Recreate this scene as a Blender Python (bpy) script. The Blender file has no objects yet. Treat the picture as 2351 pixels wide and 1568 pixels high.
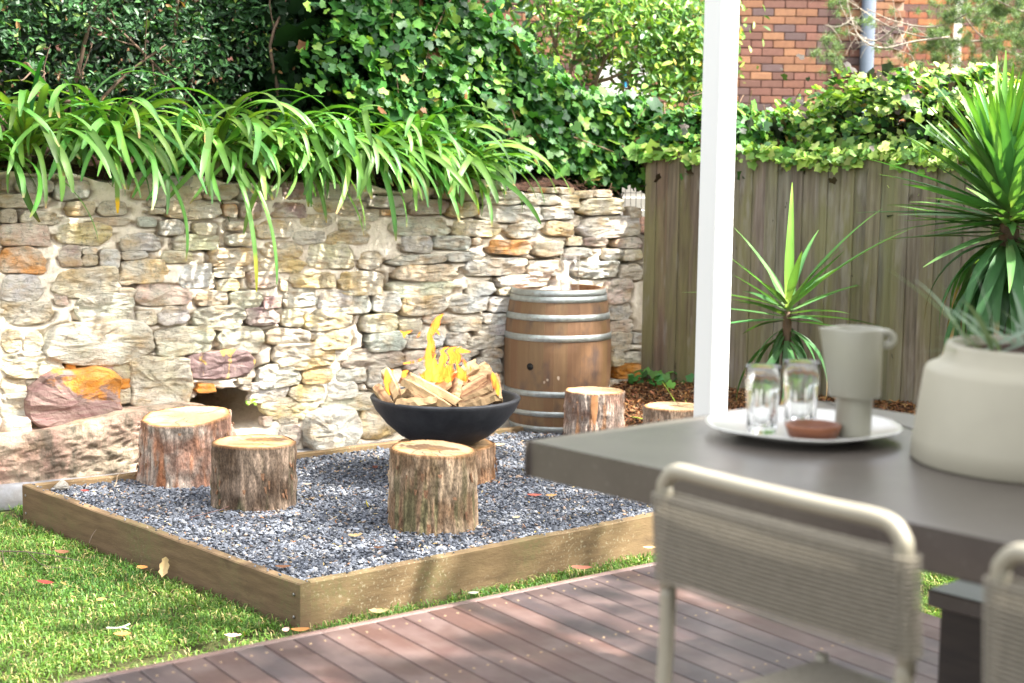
import bpy, math, random
import numpy as np
from mathutils import Matrix, Vector

# ------------------------------------------------------------------ camera, sky, sun, exposure
sc = bpy.context.scene
rng = np.random.default_rng(7)
random.seed(7)
PITCH, ROLL, FPX, CAMZ = math.radians(6.5), math.radians(.75), 3400.0, 1.70
cam_d = bpy.data.cameras.new('camera')
cam = bpy.data.objects.new('camera', cam_d)
sc.collection.objects.link(cam)
cam.matrix_world = Matrix.Translation((0, 0, CAMZ)) @ Matrix.Rotation(math.pi/2-PITCH, 4, 'X') @ Matrix.Rotation(ROLL, 4, 'Z')
cam_d.sensor_width = 36; cam_d.lens = FPX/2351*36
cam_d.clip_end = 300; cam_d.clip_start = .05
cam_d.dof.use_dof = True; cam_d.dof.focus_distance = 7.1; cam_d.dof.aperture_fstop = 2.8
sc.camera = cam

SUN_EL, SUN_AZ = math.radians(52), math.radians(106)      # azimuth clockwise from +Y
world = bpy.data.worlds.new('World'); sc.world = world; world.use_nodes = True
wn_ = world.node_tree; bg = wn_.nodes['Background']
sky = wn_.nodes.new('ShaderNodeTexSky'); sky.sky_type = 'NISHITA'; sky.sun_disc = False
sky.sun_elevation = SUN_EL; sky.sun_rotation = SUN_AZ; sky.dust_density = 4.0; sky.ozone_density = .6; sky.air_density = 1.0
hs = wn_.nodes.new('ShaderNodeHueSaturation'); hs.inputs['Saturation'].default_value = .22; wn_.links.new(sky.outputs[0], hs.inputs['Color']); wn_.links.new(hs.outputs[0], bg.inputs[0]); bg.inputs[1].default_value = .15
sd = bpy.data.lights.new('sun', 'SUN'); sd.energy = 4.2; sd.angle = math.radians(.9); sd.color = (1, .955, .88)
sun = bpy.data.objects.new('sun', sd); sc.collection.objects.link(sun)
sdir = Vector((math.sin(SUN_AZ)*math.cos(SUN_EL), math.cos(SUN_AZ)*math.cos(SUN_EL), math.sin(SUN_EL)))
sun.rotation_euler = sdir.to_track_quat('Z', 'Y').to_euler(); sun.location = (8, -2, 9)
vs = sc.view_settings; vs.view_transform = 'Standard'; vs.look = 'None'; vs.exposure = 2.3; vs.gamma = 1; vs.use_curve_mapping = False
sc.render.engine = 'CYCLES'
sc.cycles.max_bounces = 12; sc.cycles.transmission_bounces = 12; sc.cycles.transparent_max_bounces = 12; sc.cycles.diffuse_bounces = 4
sc.cycles.use_denoising = True
sc.cycles.sample_clamp_indirect = 6

# ------------------------------------------------------------------ photo pixel -> world
W_, H_ = 2351.0, 1568.0
def ray(px, py):
    x = (px-W_/2)/FPX; y = -(py-H_/2)/FPX
    c, s = math.cos(ROLL), math.sin(ROLL)
    x2 = c*x-s*y; y2 = s*x+c*y
    return np.array([x2, math.cos(PITCH)+y2*math.sin(PITCH), -math.sin(PITCH)+y2*math.cos(PITCH)])
CAM = np.array([0, 0, CAMZ])
def onz(px, py, z):
    d = ray(px, py); return CAM+d*((z-CAMZ)/d[2])
def atd(px, py, D):
    d = ray(px, py); return CAM+d*(D/d[1])
def onplane(px, py, P0, n):
    d = ray(px, py); return CAM+d*(np.dot(P0-CAM, n)/np.dot(d, n))
def project(P):
    P = np.asarray(P, float)-CAM
    cp, sp = math.cos(PITCH), math.sin(PITCH)
    f = P[..., 1]*cp-P[..., 2]*sp; u = P[..., 1]*sp+P[..., 2]*cp; x = P[..., 0]
    c, s = math.cos(ROLL), math.sin(ROLL)
    X = (c*x+s*u)/f; Y = (-s*x+c*u)/f
    return W_/2+X*FPX, H_/2-Y*FPX, f

# ------------------------------------------------------------------ mesh helpers
col = sc.collection
WO = {}
def _hash(ix, iy, iz, seed):
    h = (ix*374761393+iy*668265263+iz*2147483647+seed*974711) & 0x7fffffff
    h = ((h ^ (h >> 13))*1274126177) & 0x7fffffff
    return ((h ^ (h >> 16)) & 0xffff)/65535.0
def vnoise(P, scale, seed=0):
    P = np.asarray(P, float)*scale
    i = np.floor(P).astype(np.int64); f = P-i; f = f*f*(3-2*f)
    r = 0
    for dx in (0, 1):
        for dy in (0, 1):
            for dz in (0, 1):
                w = (f[..., 0] if dx else 1-f[..., 0])*(f[..., 1] if dy else 1-f[..., 1])*(f[..., 2] if dz else 1-f[..., 2])
                r = r+w*_hash(i[..., 0]+dx, i[..., 1]+dy, i[..., 2]+dz, seed)
    return r*2-1
def fbm(P, scale, seed=0, o=3):
    r = 0; a = 1; t = 0
    for k in range(o):
        r = r+a*vnoise(P, scale*2**k, seed+k); t += a; a *= .5
    return r/t

def mesh_data(name, V, F, mats, tint=None, smooth=True, midx=None):
    me = bpy.data.meshes.new(name)
    V = np.asarray(V, np.float32)
    if isinstance(F, np.ndarray):
        k = F.shape[1]; n = len(F)
        me.vertices.add(len(V)); me.vertices.foreach_set('co', V.ravel())
        me.loops.add(n*k); me.loops.foreach_set('vertex_index', F.astype(np.int32).ravel())
        me.polygons.add(n); me.polygons.foreach_set('loop_start', np.arange(0, n*k, k, dtype=np.int32))
        me.update(calc_edges=True)
    else:
        me.from_pydata(V.tolist(), [], [list(map(int, f)) for f in F])
    if tint is not None:
        t = np.asarray(tint, np.float32)
        if t.shape[1] == 3: t = np.hstack([t, np.ones((len(t), 1), np.float32)])
        a = me.attributes.new('tint', 'FLOAT_COLOR', 'POINT'); a.data.foreach_set('color', t.ravel())
    for m in (mats if isinstance(mats, (list, tuple)) else [mats]): me.materials.append(m)
    if midx is not None: me.polygons.foreach_set('material_index', np.asarray(midx, np.int32))
    me.polygons.foreach_set('use_smooth', np.full(len(me.polygons), bool(smooth)))
    me.validate(clean_customdata=False); me.update()
    return me
def link(name, me, parent=None, origin=None, color=None):
    o = bpy.data.objects.new(name, me); col.objects.link(o)
    po = WO[parent.name] if parent is not None else np.zeros(3)
    if origin is None: origin = po
    origin = np.array(origin, float)
    o.location = origin-po
    if parent is not None: o.parent = parent
    WO[o.name] = origin
    if color is not None: o.color = (*color, 1) if len(color) == 3 else color
    return o
def mesh(name, V, F, mats, parent=None, origin=None, color=None, **k):
    V = np.asarray(V, float)
    if origin is None:
        origin = WO[parent.name] if parent is not None else np.array([V[:, 0].mean(), V[:, 1].mean(), V[:, 2].min()])
    return link(name, mesh_data(name, V-np.array(origin), F, mats, **k), parent, origin, color)
def tag(o, label=None, cat=None, group=None, kind=None):
    if label: o['label'] = label
    if cat: o['category'] = cat
    if group: o['group'] = group
    if kind: o['kind'] = kind
    return o
def thing(name, loc, label, cat, group=None):
    o = bpy.data.objects.new(name, None); col.objects.link(o); o.empty_display_size = .1
    o.location = loc; WO[o.name] = np.array(loc, float)
    return tag(o, label, cat, group)
def copy_tree(o, parent=None):
    c = o.copy(); col.objects.link(c)
    if parent is not None: c.parent = parent
    for ch in o.children: copy_tree(ch, c)
    return c

def merge(parts):
    Vs, Fs, n = [], [], 0
    for V, F in parts:
        V = np.asarray(V, float); Vs.append(V); Fs += [[i+n for i in f] for f in F]; n += len(V)
    return np.vstack(Vs), Fs
def orient(V, F):
    V = np.asarray(V, float); c = V.mean(0); out = []
    for f in F:
        p = V[list(f)]; n = np.cross(p[1]-p[0], p[2]-p[0])
        out.append(list(f) if np.dot(n, p.mean(0)-c) >= 0 else list(f)[::-1])
    return out
def box(c, u, v, w, h, bev=.004):
    """chamfered box: centre c, unit axes u v w, half sizes h"""
    c, u, v, w = map(lambda a: np.asarray(a, float), (c, u, v, w)); ax = (u, v, w)
    V, idx = [], {}
    for sx in (-1, 1):
        for sy in (-1, 1):
            for sz in (-1, 1):
                s = (sx, sy, sz)
                for k in range(3):
                    idx[(s, k)] = len(V)
                    V.append(c+sum(ax[j]*s[j]*(h[j]-(0 if j == k else bev)) for j in range(3)))
    F = []
    for k in range(3):
        a, b = [j for j in range(3) if j != k]
        for sk in (-1, 1):
            q = []
            for sa, sb in ((-1, -1), (1, -1), (1, 1), (-1, 1)):
                s = [0]*3; s[k] = sk; s[a] = sa; s[b] = sb; q.append(idx[(tuple(s), k)])
            F.append(q)
    for m in range(3):
        k, l = [j for j in range(3) if j != m]
        for sk in (-1, 1):
            for sl in (-1, 1):
                s1 = [0]*3; s1[k] = sk; s1[l] = sl; s1[m] = -1; s2 = list(s1); s2[m] = 1
                s1, s2 = tuple(s1), tuple(s2)
                F.append([idx[(s1, k)], idx[(s2, k)], idx[(s2, l)], idx[(s1, l)]])
    for s in {k[0] for k in idx}: F.append([idx[(s, 0)], idx[(s, 1)], idx[(s, 2)]])
    V = np.array(V); return V, orient(V, F)
def frame(d):
    d = np.asarray(d, float); d = d/np.linalg.norm(d)
    a = np.array([0, 0, 1.]) if abs(d[2]) < .9 else np.array([1., 0, 0])
    u = np.cross(a, d); u /= np.linalg.norm(u); return d, u, np.cross(d, u)
def tube(P, R, n=8, cap=True):
    P = np.asarray(P, float); m = len(P)
    if np.isscalar(R): R = [R]*m
    V = []; T = np.gradient(P, axis=0); _, u, v = frame(T[0])
    for i in range(m):
        t = T[i]/np.linalg.norm(T[i]); u = u-t*np.dot(u, t); u /= np.linalg.norm(u); v = np.cross(t, u)
        for k in range(n):
            a = 2*math.pi*k/n; V.append(P[i]+R[i]*(math.cos(a)*u+math.sin(a)*v))
    F = [[i*n+k, i*n+(k+1) % n, (i+1)*n+(k+1) % n, (i+1)*n+k] for i in range(m-1) for k in range(n)]
    if cap: F += [list(range(n))[::-1], [(m-1)*n+k for k in range(n)]]
    return np.array(V), F
def lathe(prof, c, n=48, caps=(True, True)):
    V = []; m = len(prof)
    for r, z in prof:
        for k in range(n):
            a = 2*math.pi*k/n; V.append((c[0]+r*math.cos(a), c[1]+r*math.sin(a), c[2]+z))
    F = [[i*n+k, i*n+(k+1) % n, (i+1)*n+(k+1) % n, (i+1)*n+k] for i in range(m-1) for k in range(n)]
    if caps[0]: F.append(list(range(n))[::-1])
    if caps[1]: F.append([(m-1)*n+k for k in range(n)])
    return np.array(V), F
def smoothpath(P, n=24):
    P = np.asarray(P, float); m = len(P); out = []
    for i in np.linspace(0, m-1, n):
        k = min(int(i), m-2); t = i-k
        p0, p1, p2, p3 = P[max(k-1, 0)], P[k], P[k+1], P[min(k+2, m-1)]
        out.append(.5*((2*p1)+(-p0+p2)*t+(2*p0-5*p1+4*p2-p3)*t*t+(-p0+3*p1-3*p2+p3)*t**3))
    return np.array(out)
def rotm(n):
    """n random rotation matrices"""
    q = rng.normal(size=(n, 4)); q /= np.linalg.norm(q, axis=1)[:, None]; w, x, y, z = q.T
    return np.stack([1-2*(y*y+z*z), 2*(x*y-z*w), 2*(x*z+y*w), 2*(x*y+z*w), 1-2*(x*x+z*z), 2*(y*z-x*w), 2*(x*z-y*w), 2*(y*z+x*w), 1-2*(x*x+y*y)], 1).reshape(n, 3, 3)
def scatter(T, TF, P, R, S, tints, vary=None):
    """copies of template verts T (k,3), faces TF (f,p) at P with rotations R (n,3,3), scales S (n,) or (n,3)"""
    n, k = len(P), len(T)
    S = np.asarray(S); S = S[:, None] if S.ndim == 1 else S
    L = T[None]*S[:, None, :]
    if vary is not None: L = L*vary
    V = np.einsum('nij,nkj->nki', R, L)+P[:, None, :]
    F = (TF[None]+(np.arange(n)*k)[:, None, None]).reshape(-1, TF.shape[1])
    return V.reshape(-1, 3), F, np.repeat(tints, k, axis=0)
def frames(N, spin=None):
    """rotation matrices whose local z axis is N"""
    N = N/np.linalg.norm(N, axis=1)[:, None]
    a = rng.normal(size=N.shape); u = a-N*(a*N).sum(1)[:, None]; u /= np.linalg.norm(u, axis=1)[:, None]
    return np.stack([u, np.cross(N, u), N], 2)

# ------------------------------------------------------------------ materials
class NT:
    def __init__(s, name):
        s.m = bpy.data.materials.new(name); s.m.use_nodes = True; s.t = s.m.node_tree
        s.b = s.t.nodes['Principled BSDF']; s.out = s.t.nodes['Material Output']
    def n(s, ty, **k):
        x = s.t.nodes.new(ty)
        for a, v in k.items(): setattr(x, a, v)
        return x
    def l(s, a, b): s.t.links.new(a, b)
    def pos(s, scale=(1, 1, 1), obj=False, off=None):
        mp = s.n('ShaderNodeMapping'); mp.inputs['Scale'].default_value = scale
        src = s.n('ShaderNodeTexCoord').outputs['Object'] if obj else s.n('ShaderNodeNewGeometry').outputs['Position']
        if obj:
            oi = s.n('ShaderNodeObjectInfo'); vm = s.n('ShaderNodeVectorMath', operation='SCALE'); cx = s.n('ShaderNodeCombineXYZ')
            for i in range(3): s.l(oi.outputs['Random'], cx.inputs[i])
            s.l(cx.outputs[0], vm.inputs[0]); vm.inputs['Scale'].default_value = 23.7
            ad = s.n('ShaderNodeVectorMath', operation='ADD'); s.l(src, ad.inputs[0]); s.l(vm.outputs[0], ad.inputs[1]); src = ad.outputs[0]
        s.l(src, mp.inputs[0]); return mp.outputs[0]
    def noise(s, vec, scale, detail=4, rough=.55, lo=None, hi=None, dist=0):
        x = s.n('ShaderNodeTexNoise'); s.l(vec, x.inputs['Vector']); x.inputs['Scale'].default_value = scale
        x.inputs['Detail'].default_value = detail; x.inputs['Roughness'].default_value = rough; x.inputs['Distortion'].default_value = dist
        o = x.outputs['Fac']
        if lo is not None:
            r = s.n('ShaderNodeMapRange'); r.inputs[1].default_value = lo; r.inputs[2].default_value = hi; s.l(o, r.inputs[0]); o = r.outputs[0]
        return o
    def mix(s, f, a, b, mode='MIX'):
        x = s.n('ShaderNodeMix', data_type='RGBA', blend_type=mode)
        for v, i in ((f, 0), (a, 6), (b, 7)):
            if isinstance(v, (int, float)): x.inputs[i].default_value = v
            elif isinstance(v, tuple): x.inputs[i].default_value = (*v, 1)
            else: s.l(v, x.inputs[i])
        return x.outputs[2]
    def mul(s, a, f):
        x = s.n('ShaderNodeMath', operation='MULTIPLY'); s.l(a, x.inputs[0])
        if isinstance(f, (int, float)): x.inputs[1].default_value = f
        else: s.l(f, x.inputs[1])
        return x.outputs[0]
    def bump(s, h, strength=.5, dist=.01):
        x = s.n('ShaderNodeBump'); x.inputs['Strength'].default_value = strength; x.inputs['Distance'].default_value = dist
        s.l(h, x.inputs['Height']); s.l(x.outputs[0], s.b.inputs['Normal'])
    def base(s, c, rough=.7, spec=.5):
        if isinstance(c, tuple): s.b.inputs['Base Color'].default_value = (*c, 1)
        else: s.l(c, s.b.inputs['Base Color'])
        if isinstance(rough, (int, float)): s.b.inputs['Roughness'].default_value = rough
        else: s.l(rough, s.b.inputs['Roughness'])
        s.b.inputs['Specular IOR Level'].default_value = spec
    def attr(s): x = s.n('ShaderNodeAttribute', attribute_name='tint'); return x.outputs['Color']
    def objc(s): return s.n('ShaderNodeObjectInfo').outputs['Color']

def plain(name, c1, c2=None, scale=8, rough=.6, spec=.5, bump=0, bscale=None, stretch=(1, 1, 1), metal=0, lo=.35, hi=.65, obj=False, bdist=.004):
    m = NT(name); v = m.pos(stretch, obj)
    c = m.mix(m.noise(v, scale, lo=lo, hi=hi), c1, c2 or tuple(x*.8 for x in c1))
    m.base(c, rough, spec); m.b.inputs['Metallic'].default_value = metal
    if bump: m.bump(m.noise(v, bscale or scale*4), bump, bdist)
    return m.m
def tinted(name, rough=.7, spec=.4, nscale=40, namt=.5, bump=0, bscale=60, stretch=(1, 1, 1), bdist=.004):
    """colour comes from each piece's own 'tint' attribute, times fine grain"""
    m = NT(name); v = m.pos(stretch)
    g = m.noise(v, nscale, lo=.3, hi=.7)
    dark = m.mix(namt, m.attr(), (0, 0, 0), 'MIX')
    m.base(m.mix(g, dark, m.attr()), rough, spec)
    if bump: m.bump(m.noise(v, bscale), bump, bdist)
    return m.m
def leafmat(name, rough=.35, spec=.5, trans=.3, objcolor=False, grain=0):
    m = NT(name); c = m.attr()
    if objcolor: c = m.mix(1.0, c, m.objc(), 'MULTIPLY')
    if grain: c = m.mix(m.noise(m.pos((1, 1, 1)), grain, lo=.3, hi=.7), m.mix(.35, c, (.01, .03, .0)), c)
    m.base(c, rough, spec)
    tr = m.n('ShaderNodeBsdfTranslucent'); lc = m.mix(1.0, c, (1.5, 1.6, .5), 'MULTIPLY'); m.l(lc, tr.inputs[0])
    ms = m.n('ShaderNodeMixShader'); ms.inputs[0].default_value = trans
    m.l(m.b.outputs[0], ms.inputs[1]); m.l(tr.outputs[0], ms.inputs[2]); m.l(ms.outputs[0], m.out.inputs[0])
    return m.m

# ================================================================== THE GROUND
FD = np.array([.85, -.527, 0]); FN = np.array([.527, .85, 0])           # fence direction, its back normal
F0 = np.array([.925, 10.45, 0])
WD = np.array([.848, .53, 0]); WN = np.array([-.53, .848, 0])           # stone wall direction, its back normal
W0 = np.array([-2.835, 8.17, 0])
SC = 4.42                                                               # wall length coordinate of the fence corner
def wallpt(s, w, z): return W0+WD*s+WN*w+np.array([0, 0, z])
GZ = -.15

m = NT('lawn_soil'); v = m.pos()
m.base(m.mix(m.noise(v, 9, 6), (.03, .022, .013), (.075, .085, .025)), .95, .2); m.bump(m.noise(v, 60), .8, .01); M_soil = m.m
g = 26
xs = np.linspace(-60, 60, g); V = [(x, y, GZ-.02) for y in np.linspace(-40, 80, g) for x in xs]
F = [[j*g+i, j*g+i+1, (j+1)*g+i+1, (j+1)*g+i] for j in range(g-1) for i in range(g-1)]
tag(mesh('ground', V, F, M_soil, origin=(0, 0, GZ), smooth=False), 'soil under the lawn and garden', kind='structure')

# ================================================================== GRAVEL BED
BO = np.array([-.848, 5.853, 0]); BU = np.array([.765, .644, 0]); BV = np.array([-.688, .726, 0]); BL = 2.51
BFAR = np.array([.79, .613, 0])
def bed(a, b): return BO+BU*a+BV*b
mt = NT('treated_pine'); v = mt.pos((1, 1, 1))
oi = mt.objc()
wood = mt.mix(mt.noise(mt.pos((3, 3, 22), True), 1.6, 5, lo=.3, hi=.75), (.20, .135, .078), (.115, .075, .042))
wood = mt.mix(1.0, wood, oi, 'MULTIPLY')
grn = mt.mix(mt.mul(mt.noise(v, 2.6, 5, lo=.50, hi=.74), mt.noise(v, 45, 3, lo=.35, hi=.6)), wood, (.13, .12, .05))
grn = mt.mix(mt.mul(mt.noise(v, 1.1, 2, lo=.5, hi=.6), mt.noise(v, 85, 2, .5, lo=.6, hi=.7)), grn, (.30, .26, .17))
grn = mt.mix(mt.noise(mt.pos((1, 1, 2)), 3.1, 5, lo=.6, hi=.75), grn, (.07, .045, .025))
mt.base(grn, .8, .3); mt.bump(mt.noise(mt.pos((40, 40, 140), True), 1, 4), .5, .004); M_pine = mt.m
M_bolt = plain('galvanised_screw', (.35, .34, .32), rough=.4, metal=.8)

garden_bed = thing('garden_bed', tuple(BO+[0, 0, GZ]), 'low raised bed framed with treated pine sleepers and filled with blue grey gravel', 'garden bed')
def sleeper(A, B, out, name='sleeper', z0=GZ-.03, z1=.03, th=.05, col_=(1, 1, 1), seg=40):
    """a slightly warped, chamfered plank from A to B; its outer face on the line, thickness inwards"""
    A = np.asarray(A, float); B = np.asarray(B, float); d = B-A; L = np.linalg.norm(d); d /= L
    inn = -np.asarray(out, float); V, F = [], []
    prof = [(0, z0), (0, z1-.005), (.005, z1), (th-.005, z1), (th, z1-.005), (th, z0)]
    for i in range(seg+1):
        p = A+d*L*i/seg
        wob = .003*vnoise(np.array([[i*.13, A[0], 1.]]), 1, 5)[0]; wz = .0035*vnoise(np.array([[i*.4, A[0], 7.]]), 1, 6)[0]
        for a, z in prof: V.append(p+inn*(a+wob)+[0, 0, z+(wz if z > 0 else 0)])
    n = len(prof)
    for i in range(seg):
        for k in range(n-1): F.append([i*n+k, (i+1)*n+k, (i+1)*n+k+1, i*n+k+1])
    F += [list(range(n)), [seg*n+k for k in range(n)][::-1]]
    return mesh(name, V, F, M_pine, garden_bed, origin=A, smooth=False, color=col_)
nearL = bed(0, BL)
s1 = sleeper(bed(0, 0)-BV*.0, nearL, -BU, col_=(.92, .9, .85))
s2 = sleeper(bed(.054, 0), bed(4.0, 0), -np.array([-BU[1], BU[0], 0]), col_=(1.0, 1.0, .88))
farA = nearL+BU*.055-BV*.05
s3 = sleeper(nearL+BU*.052-BV*.002+BFAR*.0, nearL+BU*.052-BV*.002+BFAR*3.55, np.array([-BFAR[1], BFAR[0], 0]), col_=(1.3, 1.25, 1.1))
s4 = sleeper(bed(4.0, .05), bed(4.0, 2.2), BU, col_=(1.1, 1.1, 1.0))
for zz in (-.115, -.02):                                                # screws near the corner of the left sleeper, and at its far end
    for b in (.04, BL-.04):
        c = bed(-.001, b)+[0, 0, zz]; n3 = -BU
        V, F = tube([c+n3*.0, c+n3*.003], .007, 10); mesh('screw', V, F, M_bolt, s1, origin=c)

gbase = plain('gravel_bed_base', (.05, .055, .065), (.09, .095, .11), 70, .9, bump=.6, bscale=160)
poly = [bed(.05, .02), bed(4.0, .02), bed(4.0, 2.2), nearL+BFAR*3.55, nearL+BU*.05]
V = [p+[0, 0, -.012] for p in poly]; mesh('gravel_base', V, [[0, 1, 2, 3, 4]], gbase, garden_bed)
# loose crushed stone, one mesh of stuff
def icos():
    t = (1+5**.5)/2
    V = np.array([(-1, t, 0), (1, t, 0), (-1, -t, 0), (1, -t, 0), (0, -1, t), (0, 1, t), (0, -1, -t), (0, 1, -t), (t, 0, -1), (t, 0, 1), (-t, 0, -1), (-t, 0, 1)])/math.sqrt(1+t*t)
    F = np.array([(0, 11, 5), (0, 5, 1), (0, 1, 7), (0, 7, 10), (0, 10, 11), (1, 5, 9), (5, 11, 4), (11, 10, 2), (10, 7, 6), (7, 1, 8), (3, 9, 4), (3, 4, 2), (3, 2, 6), (3, 6, 8), (3, 8, 9), (4, 9, 5), (2, 4, 11), (6, 2, 10), (8, 6, 7), (9, 8, 1)])
    return V, F
IV, IF = icos()
OV = np.array([(1, 0, .1), (-.1, .9, .2), (-1, .1, -.1), (.1, -1, 0), (.2, .1, .8), (-.1, 0, -.9), (.7, .6, .35), (-.6, -.6, .3)], float)
def hull8():
    import bmesh
    bm = bmesh.new()
    for p in OV: bm.verts.new(p)
    bmesh.ops.convex_hull(bm, input=bm.verts); bm.verts.ensure_lookup_table(); bm.verts.index_update()
    V = np.array([v.co for v in bm.verts]); F = np.array([[v.index for v in f.verts] for f in bm.faces if len(f.verts) == 3]); bm.free()
    return V, F
HV, HF = hull8()
def in_poly(x, y, P):
    r = np.zeros(len(x), bool); n = len(P)
    for i in range(n):
        x1, y1 = P[i][:2]; x2, y2 = P[(i+1) % n][:2]
        c = ((y1 > y) != (y2 > y)) & (x < (x2-x1)*(y-y1)/(y2-y1+1e-12)+x1); r ^= c
    return r
N = 190000
X = rng.uniform(-2.7, 2.8, N); Y = rng.uniform(5.8, 10.6, N)
k = in_poly(X, Y, poly); X, Y = X[k], Y[k]
px, py, f = project(np.stack([X, Y, np.zeros(len(X))], 1)); k = (px > -120) & (px < 2500) & (py > 880)
X, Y = X[k], Y[k]
size = np.exp(rng.normal(math.log(.0083), .27, len(X))); size = np.clip(size, .0045, .02)
keep = rng.random(len(X)) < .82; X, Y, size = X[keep], Y[keep], size[keep]
hill = .007*fbm(np.stack([X, Y, X*0], 1), 1.5, 3)
P = np.stack([X, Y, -.004+hill+rng.uniform(-.006, .008, len(X))], 1)
ne = 110; ea = rng.random(ne)                                          # strays on the sleepers' tops
Pe = np.where((rng.random(ne) < .5)[:, None], BO+BV*(ea*BL)[:, None]+BU*rng.uniform(.01, .045, ne)[:, None], BO+BU*(.1+ea*3)[:, None]+BV*rng.uniform(.008, .04, ne)[:, None]); Pe[:, 2] = .035
P = np.vstack([P, Pe]); X = P[:, 0]; Y = P[:, 1]; size = np.concatenate([size, np.full(ne, .0062)])
S = size[:, None]*np.stack([rng.uniform(.8, 1.5, len(X)), rng.uniform(.7, 1.1, len(X)), rng.uniform(.45, .85, len(X))], 1)
Nn = rng.normal(size=P.shape)*.45+[0, 0, 1.]
R = frames(Nn)
base = np.array([.165, .178, .208]); lum = np.exp(rng.normal(0, .28, len(X)))[:, None]
T = base*lum
w = rng.random(len(X)); T = np.where((w < .10)[:, None], np.array([.38, .38, .39])*rng.uniform(.7, 1.1, (len(X), 1)), T)
T = np.where(((w > .10) & (w < .145))[:, None], np.array([.38, .28, .21]), T); T = np.where((w > .86)[:, None], np.array([.09, .10, .125]), T)
V, F, T = scatter(HV, HF, P, R, S, np.clip(T, .02, .6), 1+rng.uniform(-.22, .22, (len(P), len(HV), 1)))
M_grav = tinted('crushed_bluestone', .75, .35, 300, .35)
tag(mesh('gravel', V, F, M_grav, garden_bed, tint=T, smooth=False), kind='stuff')

# ================================================================== MULCH BANK ALONG THE FENCE
M_mulb = plain('mulch_base', (.10, .045, .02), (.05, .025, .014), 40, .95, bump=.9, bscale=90, bdist=.02)
nu, nv_ = 70, 30; V = []
def mulch_h(t, d):
    """height of the bank at fence coordinate t, distance d in front of the fence"""
    return .27*np.clip(1-d/1.05, 0, 1)**.8-.022+.02*fbm(np.stack([t, d, t*0], -1), 3.5, 11)
tt = np.linspace(-.25, 5, nu); dd = np.linspace(-.1, 1.3, nv_)
for t in tt:
    h = mulch_h(np.full(nv_, t), dd)
    for d, z in zip(dd, h):
        p = F0+FD*t-FN*d; V.append((p[0], p[1], z))
F = [[i*nv_+j, i*nv_+j+1, (i+1)*nv_+j+1, (i+1)*nv_+j] for i in range(nu-1) for j in range(nv_-1)]
mb = mesh('mulch_bank', V, F, M_mulb, origin=F0); tag(mb, 'bank of bark mulch sloping up to the paling fence', kind='structure')
n = 22000
t = rng.uniform(-.25, 3.4, n); d = rng.uniform(-.05, 1.1, n)**1.0
h = mulch_h(t, d); P = F0+FD*t[:, None]-FN*d[:, None]; P[:, 2] = h+.004+rng.uniform(0, .014, n)
S = np.stack([rng.uniform(.008, .032, n), rng.uniform(.003, .009, n), rng.uniform(.001, .003, n)], 1)
T = np.array([.30, .14, .06])*np.exp(rng.normal(0, .45, (n, 1)))*(1+rng.normal(0, .08, (n, 3)))
w = rng.random(n); T[w < .12] = (.10, .055, .035); T[w > .93] = (.48, .33, .18)
V, F, T = scatter(HV, HF, P, frames(rng.normal(size=(n, 3))*.45+[0, 0, 1.]), S, np.clip(T, .01, .7))
tag(mesh('bark_mulch', V, F, tinted('bark_chip', .85, .2, 120, .4), origin=F0, tint=T, smooth=False), 'loose orange brown bark mulch', kind='stuff')

# ================================================================== STONE WALL
CREAM = {'c': (.60, .49, .32), 'g': (.44, .425, .39), 'w': (.66, .61, .52), 't': (.60, .43, .19), 'o': (.60, .27, .07), 'p': (.28, .17, .16),
         'r': (.54, .37, .30), 'b': (.36, .27, .18), 's': (.47, .47, .36)}
A_ = """0,190,50,270,p;100,190,350,290,g;360,205,600,330,g;870,150,1030,220,c;1035,175,1290,240,g;880,230,1085,335,t;1140,245,1350,340,c;1370,230,1590,335,b;1600,250,1850,340,g;1870,215,2110,340,p;2120,230,2351,335,g
0,290,330,385,b;440,345,640,440,c;650,345,850,440,b;985,332,1105,382,r;990,390,1100,430,c;1105,345,1480,460,c;1500,365,1590,450,o;1605,350,1750,460,p;1815,350,2060,452,p;2095,350,2258,420,t;2262,345,2351,400,t
0,395,112,490,b;140,410,395,500,c;620,450,860,505,c;915,450,1045,515,g;1065,470,1228,570,g;1300,490,1450,570,c;1520,480,1640,540,r;1715,470,1955,590,t;1990,430,2230,520,t;2262,470,2351,525,c
0,500,325,640,r;370,490,750,635,t;805,560,1070,675,g;1165,570,1460,672,c;1520,560,1690,640,g;1955,545,2175,630,s
0,655,300,825,o;385,645,545,778,p;545,660,650,697,o;545,702,655,775,c;665,668,800,790,g;808,680,985,732,g;1080,682,1285,755,c;1405,662,1710,775,t;1755,612,2030,720,t;2065,620,2351,795,c
0,840,285,1015,g;350,800,805,975,c;800,740,1115,890,t;1195,775,1430,920,g;1435,790,1640,855,c;1465,867,1605,945,t;1670,820,1860,920,r;1735,728,2040,815,t;1870,875,1920,945,t;1940,825,2235,920,t;2275,820,2351,940,t
780,925,900,988,c;910,890,1265,1035,r;1310,950,1530,1040,c;1540,950,1755,1055,s;1760,985,1888,1058,p;1895,930,2125,1050,g;2135,945,2351,1075,g
0,1020,345,1165,c;355,965,450,1040,r;495,970,900,1165,s;915,1085,1050,1170,c;1058,1052,1270,1168,g;1290,1055,1640,1197,s;1650,1062,1860,1170,p;1885,1070,2030,1180,c;2050,1070,2351,1200,t
0,1205,140,1350,t;148,1225,285,1350,c;288,1172,1020,1420,S;1045,1200,1430,1360,s;1465,1200,1765,1360,s;1785,1205,2065,1300,b;2120,1210,2351,1330,c;1840,1305,2240,1455,t"""
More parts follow.
